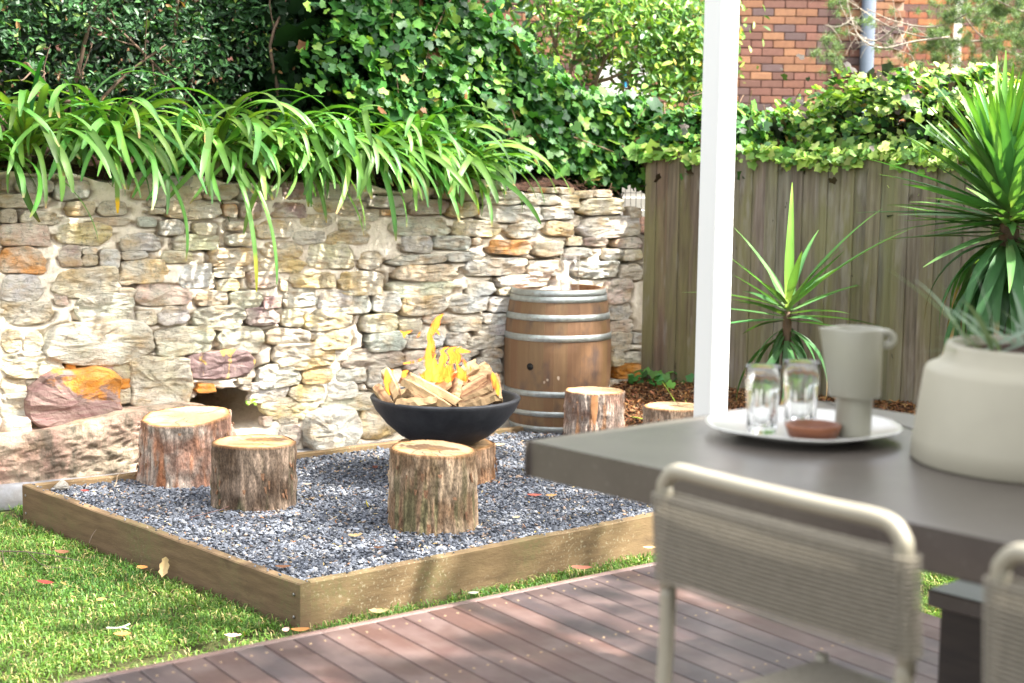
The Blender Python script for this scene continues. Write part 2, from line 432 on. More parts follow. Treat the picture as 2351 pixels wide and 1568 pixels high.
B_ = """0,130,550,320,c;550,225,640,285,o;760,190,990,270,r;930,215,1150,340,c;230,290,1010,780,O;0,325,225,475,c;0,480,295,690,s;0,675,245,925,R;1100,185,1630,585,C;995,355,1110,435,o;990,435,1110,560,c;1605,125,2165,325,P;2200,260,2351,415,g;1670,400,1840,465,o;2025,345,2140,390,b;2060,395,2185,445,b;1080,645,1230,720,o;235,690,345,815,t;450,745,760,810,o;1080,585,1300,640,c"""
C_ = """1040,20,1380,180,c;1390,60,1600,185,c;1090,190,1460,350,g;870,365,1440,510,b;480,520,775,655,t;780,528,1085,660,g;70,500,465,690,s;1100,505,1300,700,g;370,680,700,818,t;0,665,340,830,g;705,660,1000,790,w;690,780,1190,895,s;120,815,615,985,t;1010,880,1420,1150,t;490,900,985,1280,W;110,980,205,1060,r;240,1060,470,1240,p;250,970,440,1055,c;2140,430,2351,560,g"""
D_ = """740,110,900,165,b;905,112,1075,183,t;1080,125,1230,185,g;745,190,1020,250,b;1030,195,1330,285,g;1385,168,1550,205,o;1345,210,1555,285,g;1565,168,1660,213,c;1567,218,1695,303,t;1680,190,1790,238,c;1800,185,1920,232,b;1700,242,1990,350,t;2030,300,2110,370,b
560,250,800,345,p;812,265,1025,365,t;1040,290,1440,400,g;1445,295,1655,380,g;1705,365,2110,498,g;0,262,75,330,t;80,262,272,320,t;280,225,510,300,g;235,315,355,390,t;360,315,440,355,o;448,305,530,350,g;85,332,230,358,c;415,372,830,488,s;840,390,1155,495,t;1205,402,1410,505,g;1460,398,1650,490,t
75,390,300,455,t;0,460,290,545,t;505,492,710,600,g;722,492,960,580,g;975,505,1030,550,o;1095,520,1370,615,o;1400,530,1590,625,c;1610,500,1715,555,c;1725,500,1880,560,p;1935,505,2110,575,p;1600,572,1770,640,g;1855,582,1970,655,g;1990,585,2110,655,c
0,555,185,710,c;215,592,380,710,t;440,622,795,680,g;805,602,1050,660,g;470,692,870,790,c;925,645,1340,748,g;1350,660,1560,760,g;1675,668,1950,770,g;1965,685,2110,790,b
92,738,390,885,t;0,745,60,840,t;430,795,860,895,s;945,805,1120,895,g;1145,758,1500,830,g;1870,785,2050,940,r;0,868,300,1008,g;310,875,495,1000,g;500,895,805,1018,t;815,890,1080,1000,g;1095,905,1240,1000,w;1885,950,2040,1055,g;1150,835,1260,890,c
645,1022,830,1078,o;835,1040,1040,1128,g;1045,1018,1220,1083,w;1000,1090,1200,1155,g;805,1138,945,1228,g;955,1160,1190,1240,g;2060,1145,2112,1210,g;1890,1060,2055,1138,r;1900,1142,2040,1265,c;1910,1270,1990,1360,t;1995,1275,2112,1340,s;1940,1352,2110,1450,o;535,1148,795,1235,w
525,1268,700,1380,r;705,1245,1020,1310,b;720,1318,960,1395,g;1045,1250,1180,1310,g;1000,1325,1180,1400,g;560,1390,760,1450,b;1030,1410,1180,1500,c;1890,1460,2110,1540,b"""
stones = []
WF = W0-WN*0.0
for txt, ox, oy, kk in ((A_, 0, 600, 1.6793), (B_, 0, 1350, 2.1373), (C_, 1000, 1250, 2.351), (D_, 1300, 650, 1.6793)):
    for e in txt.replace('\n', ';').split(';'):
        x0, y0, x1, y1, cl = e.split(','); x0, y0, x1, y1 = map(float, (x0, y0, x1, y1))
        q = [((ox+x/kk)*.574, (oy+y/kk)*.574) for x, y in ((x0, y0), (x1, y1), ((x0+x1)/2, (y0+y1)/2))]
        w3 = [onplane(a, b, WF, WN)-W0 for a, b in q]
        sA, sB = np.dot(w3[0], WD), np.dot(w3[1], WD); zc = w3[2][2]; s_ = (sA+sB)/2
        stones.append([s_, zc, abs(sB-sA)/2, abs(w3[0][2]-w3[1][2])/2, cl])
# the parts of the wall the photo does not show (left of the frame)
for kz, z in enumerate(np.arange(.0, 1.6, .14)):
    s_ = -.12
    while s_ > -1.6:
        wd = rng.uniform(.1, .26); stones.append([s_-wd/2, z+.05, wd/2-.012, .055, rng.choice(list('ccgtsr'))]); s_ -= wd
stones_rng = np.random.default_rng(5)

ms = NT('weathered_sandstone'); v = ms.pos()
oc = ms.objc()
dust = ms.mix(ms.noise(v, 6, 6, .6, lo=.38, hi=.62), oc, (.76, .685, .56))
rust = ms.mix(ms.mul(ms.noise(ms.pos((1, 1, 2.2)), 5.3, 6, .62, lo=.5, hi=.68), .62), dust, (.50, .30, .10))
stra = ms.mix(ms.mul(ms.noise(ms.pos((3.5, 3.5, 20)), 1.5, 6, .65, lo=.50, hi=.72), .45), rust, (.26, .20, .15))
lich = ms.mix(ms.mul(ms.noise(v, 30, 6, .75, lo=.52, hi=.68), .7), stra, (.17, .155, .125))
ms.base(lich, .9, .2); ms.bump(ms.noise(ms.pos((1, 1, 2.6)), 22, 9, .75), 1.0, .035); M_stone = ms.m
mo = NT('ironstone_patches'); v = mo.pos((1, 1, 1.5))
sx_ = mo.n('ShaderNodeSeparateXYZ'); mo.l(mo.n('ShaderNodeNewGeometry').outputs['Position'], sx_.inputs[0])
f1 = mo.n('ShaderNodeMath', operation='MULTIPLY_ADD'); mo.l(sx_.outputs['Z'], f1.inputs[0]); f1.inputs[1].default_value = -1.7; f1.inputs[2].default_value = 1.7*.44
f2 = mo.n('ShaderNodeMath', operation='MULTIPLY_ADD'); mo.l(sx_.outputs['X'], f2.inputs[0]); f2.inputs[1].default_value = -.9; f2.inputs[2].default_value = -.9*2.42
f3 = mo.n('ShaderNodeMath', operation='ADD'); mo.l(f1.outputs[0], f3.inputs[0]); mo.l(f2.outputs[0], f3.inputs[1])
f4 = mo.n('ShaderNodeMath', operation='ADD'); mo.l(f3.outputs[0], f4.inputs[0]); mo.l(mo.noise(v, 6, 7, .65, dist=.3), f4.inputs[1])
f5 = mo.n('ShaderNodeMapRange'); f5.inputs[1].default_value = .44; f5.inputs[2].default_value = .52; mo.l(f4.outputs[0], f5.inputs[0]); mask = f5.outputs[0]
c1 = mo.mix(mo.noise(v, 22, 5, lo=.35, hi=.7), (.52, .20, .025), (.40, .20, .07))
c2 = mo.mix(mo.noise(mo.pos((1, 1, 7)), 9, 5, lo=.35, hi=.7), (.20, .11, .10), (.30, .22, .18))
mo.base(mo.mix(mask, c1, c2), .85, .3); mo.bump(mo.noise(v, 18, 7, .65), .9, .02); M_iron = mo.m
mp2 = NT('purple_ironstone'); v = mp2.pos()
mp2.base(mp2.mix(mp2.noise(mp2.pos((1.6, 1.6, 1)), 9, 4, .5, lo=.56, hi=.6, dist=.8), mp2.mix(mp2.noise(v, 20, 5), (.22, .125, .12), (.32, .25, .23)), (.58, .38, .13)), .85, .25)
mp2.bump(mp2.noise(v, 25, 7, .65), .9, .015); M_purp = mp2.m
mr = NT('pink_bedrock'); v = mr.pos()
c1 = mr.mix(mr.noise(v, 3.2, 6, .6, lo=.4, hi=.6), (.70, .44, .34), (.70, .56, .41))
c1 = mr.mix(mr.mul(mr.noise(mr.pos((1, 1, .45)), 9, 8, .7, lo=.47, hi=.60), .8), c1, (.17, .155, .11))
c1 = mr.mix(mr.mul(mr.noise(v, 2.0, 3, lo=.56, hi=.66), .6), c1, (.62, .34, .12))
mr.base(c1, .9, .2); mr.bump(mr.noise(v, 12, 10, .75), 1, .07); M_rock = mr.m
mm = NT('lime_mortar'); v = mm.pos()
c1 = mm.mix(mm.noise(v, 7, 6, .65, lo=.4, hi=.65), (.80, .715, .59), (.64, .55, .43))
c1 = mm.mix(mm.mul(mm.noise(v, 30, 5, .7, lo=.55, hi=.75), .5), c1, (.25, .20, .16))
mm.base(c1, .95, .15); mm.bump(mm.noise(v, 45, 7, .7), .9, .012); M_mort = mm.m

# mortar face as a fine relief sheet with open joints round the stones and the hollow at the foot
def wtop(s): return 1.655-.022*s+.018*np.sin(s*7)+.012*np.sin(s*17+1)-.30*np.clip((s-4.17)/.24, 0, 1)**.8
s0_, s1_, dz = -1.6, SC+.04, .0085
ns = int((s1_-s0_)/dz)+1; nz = int((1.69-GZ+.05)/dz)+1
SS, ZZ = np.meshgrid(np.linspace(s0_, s1_, ns), np.linspace(0, 1, nz), indexing='ij')
ZZ = (GZ-.05)+ZZ*(wtop(SS)-(GZ-.05))
Q = np.stack([SS, ZZ, SS*0], -1)
D = .017+.011*fbm(Q, 6, 21)+.007*fbm(Q, 28, 23)
gm = vnoise(Q, 3.0, 31)
openj = np.clip((SS-1.6)/1.2, 0, 1)                                    # the dry-laid right part has deeper joints
for st in stones:
    s_, z_, a, b, cl = st
    k = (abs(SS-s_) < a+.05) & (abs(ZZ-z_) < b+.05)
    if not k.any(): continue
    x = abs(SS[k]-s_)/a; y = abs(ZZ[k]-z_)/b
    fz = (x**3.4+y**3.4)**(1/3.4); dist = (fz-1)*min(a, b)
    g1 = np.exp(-((dist-.003)/.0095)**2)*np.clip(.05+gm[k]*1.8+openj[k]*1.1+.75*(ZZ[k] < z_), 0, 1.3)
    D[k] = D[k]-g1*(.042+.035*openj[k]); D[k] = np.where(fz < .86, -.03, D[k])
hx = onplane((1990/2.1373)*.574, (1350+620/2.1373)*.574, WF, WN)-W0
hs, hzz = np.dot(hx, WD), hx[2]
cav = (((SS-hs)/.30)**2+((ZZ-hzz)/.125)**2)
D = D-1.1*np.clip(1.25-cav, 0, 1)**.5
for hxp, hyp, rad in ((885, 160, .022), (390, 118, .022), (1540, 370, .012)):
    q = onplane((hxp/2.1373)*.574, (1350+hyp/2.1373)*.574, WF, WN)-W0
    D -= .06*np.exp(-(((SS-np.dot(q, WD))/rad)**2+((ZZ-q[2])/rad)**2))
Pm = W0+WD*SS[..., None]-WN*D[..., None]; Pm[..., 2] = ZZ
Vm = Pm.reshape(-1, 3); I = np.arange(ns*nz).reshape(ns, nz)
Fm = np.stack([I[:-1, :-1], I[1:, :-1], I[1:, 1:], I[:-1, 1:]], -1).reshape(-1, 4)
stone_wall = thing('stone_wall', tuple(W0+[0, 0, GZ]), 'old rubble sandstone retaining wall with pale mortar behind the fire bowl', 'wall')
mesh('mortar', Vm, Fm, M_mort, stone_wall)
# coping: the wall's top surface going back into the bank, and its core
V = []; ss = np.linspace(s0_, s1_, 120)
for s_ in ss:
    for w_, dzz in ((.02, 0), (.10, .012), (.22, .0)):
        V.append(wallpt(s_, w_, float(wtop(s_))-.004+dzz+.008*math.sin(s_*31+w_*20)))
F = [[i*3+j, (i+1)*3+j, (i+1)*3+j+1, i*3+j+1] for i in range(119) for j in range(2)]
mesh('wall_top', V, F, M_mort, stone_wall)

def rock(s_, z_, a, b, prot, seed, p=3.2, n=22, rot=0, rough=.07, back=.05):
    r_ = np.random.default_rng(seed); ang = np.linspace(0, 2*math.pi, n, endpoint=False)
    c, s = np.cos(ang), np.sin(ang)
    rr = (abs(c)**p+abs(s)**p)**(-1/p)
    ph = r_.uniform(0, 6.28, 6); slope = r_.normal(0, .005, 2); amp = min(1.6, .6+max(a, b)*5)
    # knock the corners off unevenly, as split stone breaks
    cutk = 1-.13*sum(r_.uniform(0, 1)**2*np.exp(-(((ang-ca+math.pi) % (2*math.pi)-math.pi)/r_.uniform(.25, .5))**2) for ca in (.6, 2.5, 3.8, 5.6))
    rr = rr*cutk*(1+rough*(.5*np.sin(2*ang+ph[0])+.6*np.sin(3*ang+ph[1])+.6*np.sin(5*ang+ph[2])+.4*np.sin(8*ang+ph[3]))+r_.normal(0, rough*.25, n))
    tilt = rot if rot else r_.normal(0, .03)
    V = []
    rings = [(1.01, -back/prot), (1.0, .35), (.982, .74), (.94, .93), (.86, .985), (.66, 1.0), (.42, 1.0), (.2, 1.0)]
    for sc_, dp in rings:
        x = rr*c*a*sc_; y = rr*s*b*sc_
        q = np.stack([x*9+seed, y*22, x*0+seed*.7], 1)
        dd_ = dp*prot+(vnoise(q, .8, 3)*.013+vnoise(q, 2.7, 5)*.008)*(dp > .6)*amp+(y/b*slope[0]+x/a*slope[1])*(dp > .3)
        X = x*math.cos(tilt)-y*math.sin(tilt); Y = x*math.sin(tilt)+y*math.cos(tilt)
        V.append(W0+WD*(s_+X)[:, None]-WN*dd_[:, None]+np.array([0, 0, 1.])*(z_+Y)[:, None])
    V.append((W0+WD*s_-WN*prot*1.05+[0, 0, z_])[None]); V = np.vstack(V)
    m_ = len(rings)
    F = [[i*n+k, i*n+(k+1) % n, (i+1)*n+(k+1) % n, (i+1)*n+k] for i in range(m_-1) for k in range(n)]
    F += [[(m_-1)*n+k, (m_-1)*n+(k+1) % n, m_*n] for k in range(n)]
    return V, F
STL = {'O': 'large orange and purple ironstone boulder bulging from the wall', 'P': 'purple stone with yellow patches', 'S': None, 'C': None, 'W': None, 'R': 'rounded pink stone with a dark red underside'}
for i, (s_, z_, a, b, cl) in enumerate(stones):
    prot = stones_rng.uniform(.020, .031)+(.014 if s_ > 2.3 else 0); mat_ = M_stone; key = cl.lower(); p = stones_rng.uniform(3.6, 8.0); rgh = .055; n = 30; rot = 0
    if cl == 'O': mat_, prot, p, rgh, n = M_iron, .10, 3.4, .05, 44
    if cl == 'o' and z_ < .7: mat_ = M_iron
    if cl == 'P': mat_ = M_purp
    if cl in 'SCW': prot, n, rgh = .045, 40, .05; key = {'S': 's', 'C': 't', 'W': 'w'}[cl]
    if cl == 'R': prot = .10; key = 'r'
    if cl == 'W': prot, p = .14, 2.6
    if (a > .12): n = max(n, 38)
    base = np.array(CREAM[key])*1.28+.05; base = base*stones_rng.uniform(.86, 1.12)*(1+stones_rng.normal(0, .03, 3))
    if cl == 'C': base = (.58, .52, .36)
    V, F = rock(s_, z_, a*1.035, b*1.05, prot, i+1, p, n, rot, rgh)
    o = mesh('stone', V, F, mat_, stone_wall, origin=W0+WD*s_+[0, 0, z_], smooth=False, color=tuple(np.clip(base, 0, .8)))
    if cl in STL and STL[cl]: o['label'] = STL[cl]
# ragged bedrock shelf at the foot of the wall, left
V = []; n1, n2 = 260, 80
for i in range(n1):
    s_ = -1.6+(2.62+.0)*i/(n1-1)*1.0
    s_ = -1.6+i/(n1-1)*3.0
    topz = np.interp(s_, [-1.6, -.3, 0, .3, .5, .75, 1.0, 1.15, 1.3, 1.42], [.18, .19, .21, .235, .275, .30, .31, .28, .17, -.02])
    dep = np.interp(s_, [-1.6, -.3, .5, 1.0, 1.3, 1.4], [.24, .24, .24, .2, .1, .02])
    for j in range(n2):
        u = j/(n2-1); z = (GZ-.06)+(topz-GZ+.06)*min(1, u*1.35); wv = dep*(1-max(0, (u-.70)/.30)**1.5*.98)
        V.append((s_, z+(.02*(u > .74)), wv*(.82+.18*math.sin(u*2.2))))
V = np.array(V); q = V*[1, 1, 1]; amp = .05*fbm(q, 3.2, 41, 4)+.028*fbm(q*[1, 2, 1], 11, 43, 4)+.012*fbm(q*[1, 3, 1], 34, 49, 3)
V[:, 2] += amp*np.clip(V[:, 2]/.1, 0, 1); V[:, 1] += .02*fbm(q, 5, 47)
Pw = W0+WD*V[:, :1]-WN*V[:, 2:3]; Pw[:, 2] = V[:, 1]
I = np.arange(n1*n2).reshape(n1, n2); F = np.stack([I[:-1, :-1], I[1:, :-1], I[1:, 1:], I[:-1, 1:]], -1).reshape(-1, 4)
o = mesh('base_rock', Pw, F, M_rock, stone_wall, color=(1, 1, 1)); o['label'] = 'long pink bedrock ledge jutting out at the foot of the wall'
# concrete strip between wall and bed
cstr = plain('concrete_strip', (.27, .27, .28), (.20, .19, .185), 14, .9, bump=.5)
V, F = box(wallpt(1.9, -.13, GZ+.05), WD, WN, [0, 0, 1], (3.6, .14, .07), .01)
tag(mesh('concrete_footing', V, F, cstr), 'pale concrete strip along the foot of the stone wall', kind='structure')

# ================================================================== PALING FENCE
mf = NT('weathered_paling'); oc = mf.objc()
vv = mf.pos((26, 26, 1.3))
c1 = mf.mix(mf.noise(vv, 1.6, 5, .6, lo=.3, hi=.72), oc, mf.mix(.7, oc, (.05, .035, .025)))
c1 = mf.mix(mf.mul(mf.noise(mf.pos((5, 5, .8)), 1.2, 4, lo=.45, hi=.62), .6), c1, (.20, .19, .08))
c1 = mf.mix(mf.mul(mf.noise(mf.pos((6, 6, 1.2)), 1.7, 4, lo=.58, hi=.7), .6), c1, (.30, .27, .24))
c1 = mf.mix(mf.noise(mf.pos((1, 1, .6)), 17, 3, lo=.7, hi=.76), c1, (.03, .02, .015))
mf.base(c1, .9, .2); mf.bump(mf.noise(vv, 3, 5), .6, .006); M_pal = mf.m
fence = thing('paling_fence', tuple(F0), 'weathered grey brown timber paling fence with ivy trailing over its top', 'fence')
t = .0; i = 0
r2 = np.random.default_rng(3)
while t < 5.2:
    wd = r2.uniform(.084, .094); zt = 1.855+r2.uniform(-.018, .018)-.006*i*.2+(.0 if t > .12 else -.03)
    c = F0+FD*(t+wd/2)+FN*(.006 if i % 2 else -.006); c = c+[0, 0, (zt-.1)/2+0]
    V, F = box(c, FD, FN, [0, 0, 1], (wd/2+(.006 if i % 2 else -.0005), .006, (zt+.1)/2), .002)
    cc = np.array((.25, .218, .168))*r2.uniform(.78, 1.2)*(1+r2.normal(0, .03, 3))
    if t < .62: cc = cc*np.array((.74, .66, .62))
    mesh('paling', V, F, M_pal, fence, origin=F0+FD*t, smooth=False, color=tuple(cc)); t += wd; i += 1
for zz in (.45, 1.45):
    V, F = box(F0+FD*2.6+FN*.04+[0, 0, zz], FD, FN, [0, 0, 1], (2.6, .02, .035)); mesh('rail', V, F, M_pal, fence, smooth=False, color=(.2, .15, .1))

# ================================================================== BANK ABOVE THE WALL
mk = NT('leaf_litter_soil'); v = mk.pos()
c1 = mk.mix(mk.noise(v, 24, 6, .7, lo=.35, hi=.65), (.030, .017, .012), (.11, .055, .035))
mk.base(c1, .95, .2); mk.bump(mk.noise(v, 60, 6), 1, .03); M_bank = mk.m
n1, n2 = 130, 40; V = []
for i in range(n1):
    s_ = -2+i/(n1-1)*8.5
    for j in range(n2):
        w_ = .05+(j/(n2-1))**1.6*5.0
        z = float(wtop(min(s_, 4.1)))-.012+.09*(1-math.exp(-w_/.12))+.06*min(w_, 1.0)
        if s_ > 3.9: z -= min(1, (s_-3.9)/.5)*.4
        V.append((s_, w_, z))
V = np.array(V); V[:, 2] += .02*fbm(V, 7, 51)
Pw = W0+WD*V[:, :1]+WN*V[:, 1:2]; Pw[:, 2] = V[:, 2]
I = np.arange(n1*n2).reshape(n1, n2); F = np.stack([I[:-1, :-1], I[1:, :-1], I[1:, 1:], I[:-1, 1:]], -1).reshape(-1, 4)
tag(mesh('garden_bank', Pw, F, M_bank), 'dark leaf littered soil bank behind the top of the stone wall', kind='structure')
# dead roots and litter strands spilling over the lip
parts = []
for i in range(520):
    s_ = rng.uniform(-.2, 4.2); c = wallpt(s_, rng.uniform(.0, .22), float(wtop(s_))+rng.uniform(.0, .09))
    L = rng.uniform(.03, .13); dd_ = rng.normal(size=3)*[1, 1, .5]+[0, -.5, -.7]; dd_ /= np.linalg.norm(dd_)
    parts.append(tube([c, c+dd_*L*.5+rng.normal(size=3)*.008, c+dd_*L], [.0018, .0016, .0008], 3, False))
V, F = merge(parts); tag(mesh('leaf_litter', V, F, plain('dead_stalk', (.20, .10, .055), (.09, .05, .035), 30, .9)), 'tangle of brown dead stalks and litter along the lip of the wall', kind='stuff')
# small grey rock on the lip
V, F = rock(0, 0, .045, .035, .05, 77, 2.4, 16); V = V-V.mean(0); q = onplane(383, 388, W0+WN*.06, WN)
tag(mesh('loose_rock', V+q, F, M_stone, color=(.3, .31, .27)), 'small mossy grey rock sitting on the soil at the lip of the stone wall', 'rock')

# ================================================================== HOUSE
HD = 16.6
brick_m = NT('face_brick'); oc = brick_m.objc(); v = brick_m.pos()
brick_m.base(brick_m.mix(brick_m.noise(v, 30, 5, lo=.3, hi=.7), oc, brick_m.mix(.35, oc, (.08, .035, .03))), .85, .3); brick_m.bump(brick_m.noise(v, 90), .4, .004)
M_brick = brick_m.m
M_bmort = plain('brick_mortar', (.46, .33, .25), (.40, .28, .21), 20, .95)
XR = atd(2072, 100, HD)[0]
house = thing('brick_house', (XR, HD, 0), 'red brown brick house wall rising beyond the ivy and fence', 'house')
V, F = box(((XR-9)/2+0, HD+.13, 2.6), [1, 0, 0], [0, 1, 0], [0, 0, 1], ((XR+9)/2, .11, 2.75), .003)
mesh('wall', V, F, M_bmort, house, smooth=False)
V, F = box((XR+2.3, HD+2.6, 2.6), [1, 0, 0], [0, 1, 0], [0, 0, 1], (3.2, .11, 2.75), .003)
mesh('wall', V, F, M_bmort, house, smooth=False)
V, F = box((XR-.11, HD+1.4, 2.6), [1, 0, 0], [0, 1, 0], [0, 0, 1], (.1, 1.2, 2.75), .003)
mesh('side_wall', V, F, M_bmort, house, smooth=False)
bv, bf = box((0, 0, 0), [1, 0, 0], [0, 1, 0], [0, 0, 1], (.115, .05, .038), .003)
bme = mesh_data('brick', bv, bf, M_brick, smooth=False)
cl = [(.42, .17, .075), (.33, .125, .07), (.25, .10, .065), (.17, .095, .085), (.29, .11, .07), (.46, .20, .09), (.20, .10, .08)]
r3 = np.random.default_rng(9); left_over = []
for row in range(62):
    z = .0+row*.086+.043; x = XR-.12-(.12 if row % 2 else 0)
    first = True
    while x > -6.5:
        p = np.array([x, HD-.028+r3.uniform(-.002, .002), z]); qx, qy, _ = project(p)
        c = np.array(cl[r3.integers(len(cl))])*r3.uniform(.85, 1.15)*np.array([.62, .68, .72])+.02
        if (1690 < qx < 2090 and -20 < qy < 240) or (1270 < qx < 1620 and -20 < qy < 215):
            link('brick', bme, house, p, tuple(c))
        elif -100 < qx < 2400 and qy < 500: left_over.append((p, c))
        x -= .24
nb = len(left_over); P = np.array([a for a, _ in left_over])
V, F, T = scatter(np.array(bv), np.array([[f[0], f[1], f[2]] for f in bf]+[[f[0], f[2], f[3]] for f in bf if len(f) == 4]), P, np.tile(np.eye(3), (nb, 1, 1)), np.ones(nb), np.array([c for _, c in left_over]))
tag(mesh('brickwork', V, F, tinted('face_brick_far', .85, .3, 30, .3), house, tint=T, smooth=False), kind='stuff')
# bricks of the recessed wall and the return
P, T = [], []
for row in range(62):
    z = row*.086+.043
    for k in range(16):
        P.append((XR+.2+k*.24+(.12 if row % 2 else 0), HD+2.6-.14, z)); T.append(np.array(cl[r3.integers(len(cl))])*.8)
V, F, T = scatter(np.array(bv), np.array([[f[0], f[1], f[2]] for f in bf]+[[f[0], f[2], f[3]] for f in bf if len(f) == 4]), np.array(P), np.tile(np.eye(3), (len(P), 1, 1)), np.ones(len(P)), np.array(T))
tag(mesh('brickwork', V, F, bpy.data.materials['face_brick_far'], house, tint=T, smooth=False), kind='stuff')
M_pipe = plain('blue_grey_downpipe_paint', (.115, .145, .19), (.10, .125, .165), 5, .5)
pp = atd(1990, 80, HD-.1)
V, F = box((pp[0], HD-.14, 2.6), [1, 0, 0], [0, 1, 0], [0, 0, 1], (.072, .045, 2.75), .02)
mesh('downpipe', V, F, M_pipe, house)
for zz in (2.4, 4.2):
    V, F = box((pp[0], HD-.14, zz), [1, 0, 0], [0, 1, 0], [0, 0, 1], (.085, .052, .03), .01); mesh('pipe_bracket', V, F, M_pipe, house)
M_white = plain('white_window_paint', (.72, .71, .68), (.66, .65, .62), 3, .5)
M_blue = plain('blue_curtain', (.02, .30, .62), (.03, .38, .68), 6, .6)
M_dkgl = NT('dark_window_glass'); M_dkgl.base((.05, .06, .065), .08, .6); M_dkgl = M_dkgl.m
wa, wb = atd(1378, 130, HD-.12), atd(1488, 222, HD-.12); wc = (wa+wb)/2; ww, wh = abs(wb[0]-wa[0])/2, abs(wb[2]-wa[2])/2
V, F = merge([box((wc[0], HD-.12, wc[2]+wh-.04), [1, 0, 0], [0, 1, 0], [0, 0, 1], (ww, .04, .05)), box((wc[0], HD-.12, wc[2]-wh+.04), [1, 0, 0], [0, 1, 0], [0, 0, 1], (ww, .06, .05)),
              box((wc[0]-ww+.1, HD-.119, wc[2]), [1, 0, 0], [0, 1, 0], [0, 0, 1], (.12, .038, wh-.1)), box((wc[0]+ww-.06, HD-.119, wc[2]), [1, 0, 0], [0, 1, 0], [0, 0, 1], (.06, .038, wh-.1))])
win = mesh('window', V, F, M_white, house, smooth=False)
V, F = box((wc[0]+.02, HD-.1, wc[2]), [1, 0, 0], [0, 1, 0], [0, 0, 1], (ww-.15, .008, wh-.08)); mesh('pane', V, F, M_dkgl, win, smooth=False)
V, F = box((wc[0]+.02, HD-.112, wc[2]-.02), [1, 0, 0], [0, 1, 0], [0, 0, 1], (ww-.26, .003, wh-.12), .001); mesh('curtain', V, F, M_blue, win, smooth=False)
# white framed opening on the recessed wall
V, F = merge([box((XR+.28, HD+2.42, 3.2), [1, 0, 0], [0, 1, 0], [0, 0, 1], (.06, .05, 1.4)), box((XR+1.3, HD+2.42, 3.2), [1, 0, 0], [0, 1, 0], [0, 0, 1], (.05, .05, 1.3)), box((XR+.8, HD+2.41, 2.35), [1, 0, 0], [0, 1, 0], [0, 0, 1], (.46, .05, .06))])
w2 = mesh('window', V, F, M_white, house, smooth=False)
V, F = box((XR+.8, HD+2.44, 3.4), [1, 0, 0], [0, 1, 0], [0, 0, 1], (.44, .01, 1.0)); mesh('pane', V, F, M_dkgl, w2, smooth=False)
# pale clad outbuilding glimpsed through the wire at the end of the wall
M_clad = plain('pale_cladding', (.58, .55, .50), (.50, .48, .44), 3, .7)
oc0 = atd(1400, 400, 14.2)
shed = thing('outbuilding', (oc0[0], 14.2, 0), 'pale weatherboard outbuilding seen through the wire mesh beside the fence', 'shed')
for k in range(18):
    V, F = box((oc0[0]+.05, 14.2, .1+k*.12), [1, 0, 0], [0, .97, .12], [0, -.12, .97], (.75, .014, .064), .003); mesh('weatherboard', V, F, M_clad, shed, smooth=False)
V, F = box((oc0[0]-.15, 14.17, 1.55), [1, 0, 0], [0, 1, 0], [0, 0, 1], (.13, .02, .2)); mesh('window', V, F, plain('bluish_pane', (.18, .26, .42), rough=.2), shed, smooth=False)
# wire mesh
M_wire = plain('dark_wire', (.03, .03, .03), rough=.6)
wa = onplane(1372, 455, W0+WN*.5, WN); wire = thing('wire_fence', tuple(wa), 'dark wire mesh panel between the stone wall end and the fence', 'fence')
for k in range(17):
    b = wa+WD*(k*.05-.25); V, F = tube([b+[0, 0, -.25], b+[0, 0, .45]], .0022, 5); mesh('wire', V, F, M_wire, wire)
for k in range(6):
    b = wa+WD*(-.27)+[0, 0, -.2+k*.12]; V, F = tube([b-WN*.002, b+WD*.85-WN*.002], .0022, 5); mesh('wire', V, F, M_wire, wire)

# ================================================================== FOLIAGE
M_small = leafmat('small_glossy_leaf', .42, .35, .18)
M_ivy = leafmat('ivy_leaf', .45, .35, .28)
M_ivyo = leafmat('ivy_leaf_single', .45, .5, .28, objcolor=True)
M_strap = leafmat('strap_leaf', .42, .35, .22, objcolor=True)
M_bark = plain('shrub_bark', (.16, .10, .065), (.09, .06, .04), 18, .9, bump=.6, stretch=(1, 1, .4))
# leaf templates, in the xy plane with normal z
def leaf_oval(L=1, W=.42):
    V = np.array([(-.5, 0, 0), (-.2, W*.42, .05), (.2, W*.42, .05), (.5, 0, -.05), (.2, -W*.42, .05), (-.2, -W*.42, .05), (0, 0, -.02)])*[L, 1, 1]
    F = np.array([(0, 6, 1), (1, 6, 2), (2, 6, 3), (3, 6, 4), (4, 6, 5), (5, 6, 0)])[:, ::-1]; return V, F
LV, LF = leaf_oval()
iv = [(0, -.20), (.22, -.38), (.46, -.28), (.45, -.04), (.52, .18), (.30, .27), (0, .62), (-.30, .27), (-.52, .18), (-.45, -.04), (-.46, -.28), (-.22, -.38)]
IVV = np.array([(x, y, -.10*(x*x+y*y)+.05*abs(x)) for x, y in iv]+[(0, 0, 0)]); IVF = np.array([(12, i, (i+1) % 12) for i in range(12)])
def cols(n, palette, weights, jit=.18):
    k = rng.choice(len(palette), n, p=np.array(weights)/sum(weights)); c = np.array(palette)[k]
    return np.clip(c*np.exp(rng.normal(0, jit, (n, 1))), .004, .8)
def leaves(name, P, N, size, palette, weights, T, TF, mat_, parent, jit=.18):
    S = np.exp(rng.normal(math.log(size), .36 if len(T) > 8 else .22, len(P)))
    V, F, t = scatter(T, TF, P, frames(N), S, cols(len(P), palette, weights, jit))
    return tag(mesh(name, V, F, mat_, parent, tint=t, smooth=False), kind='stuff')
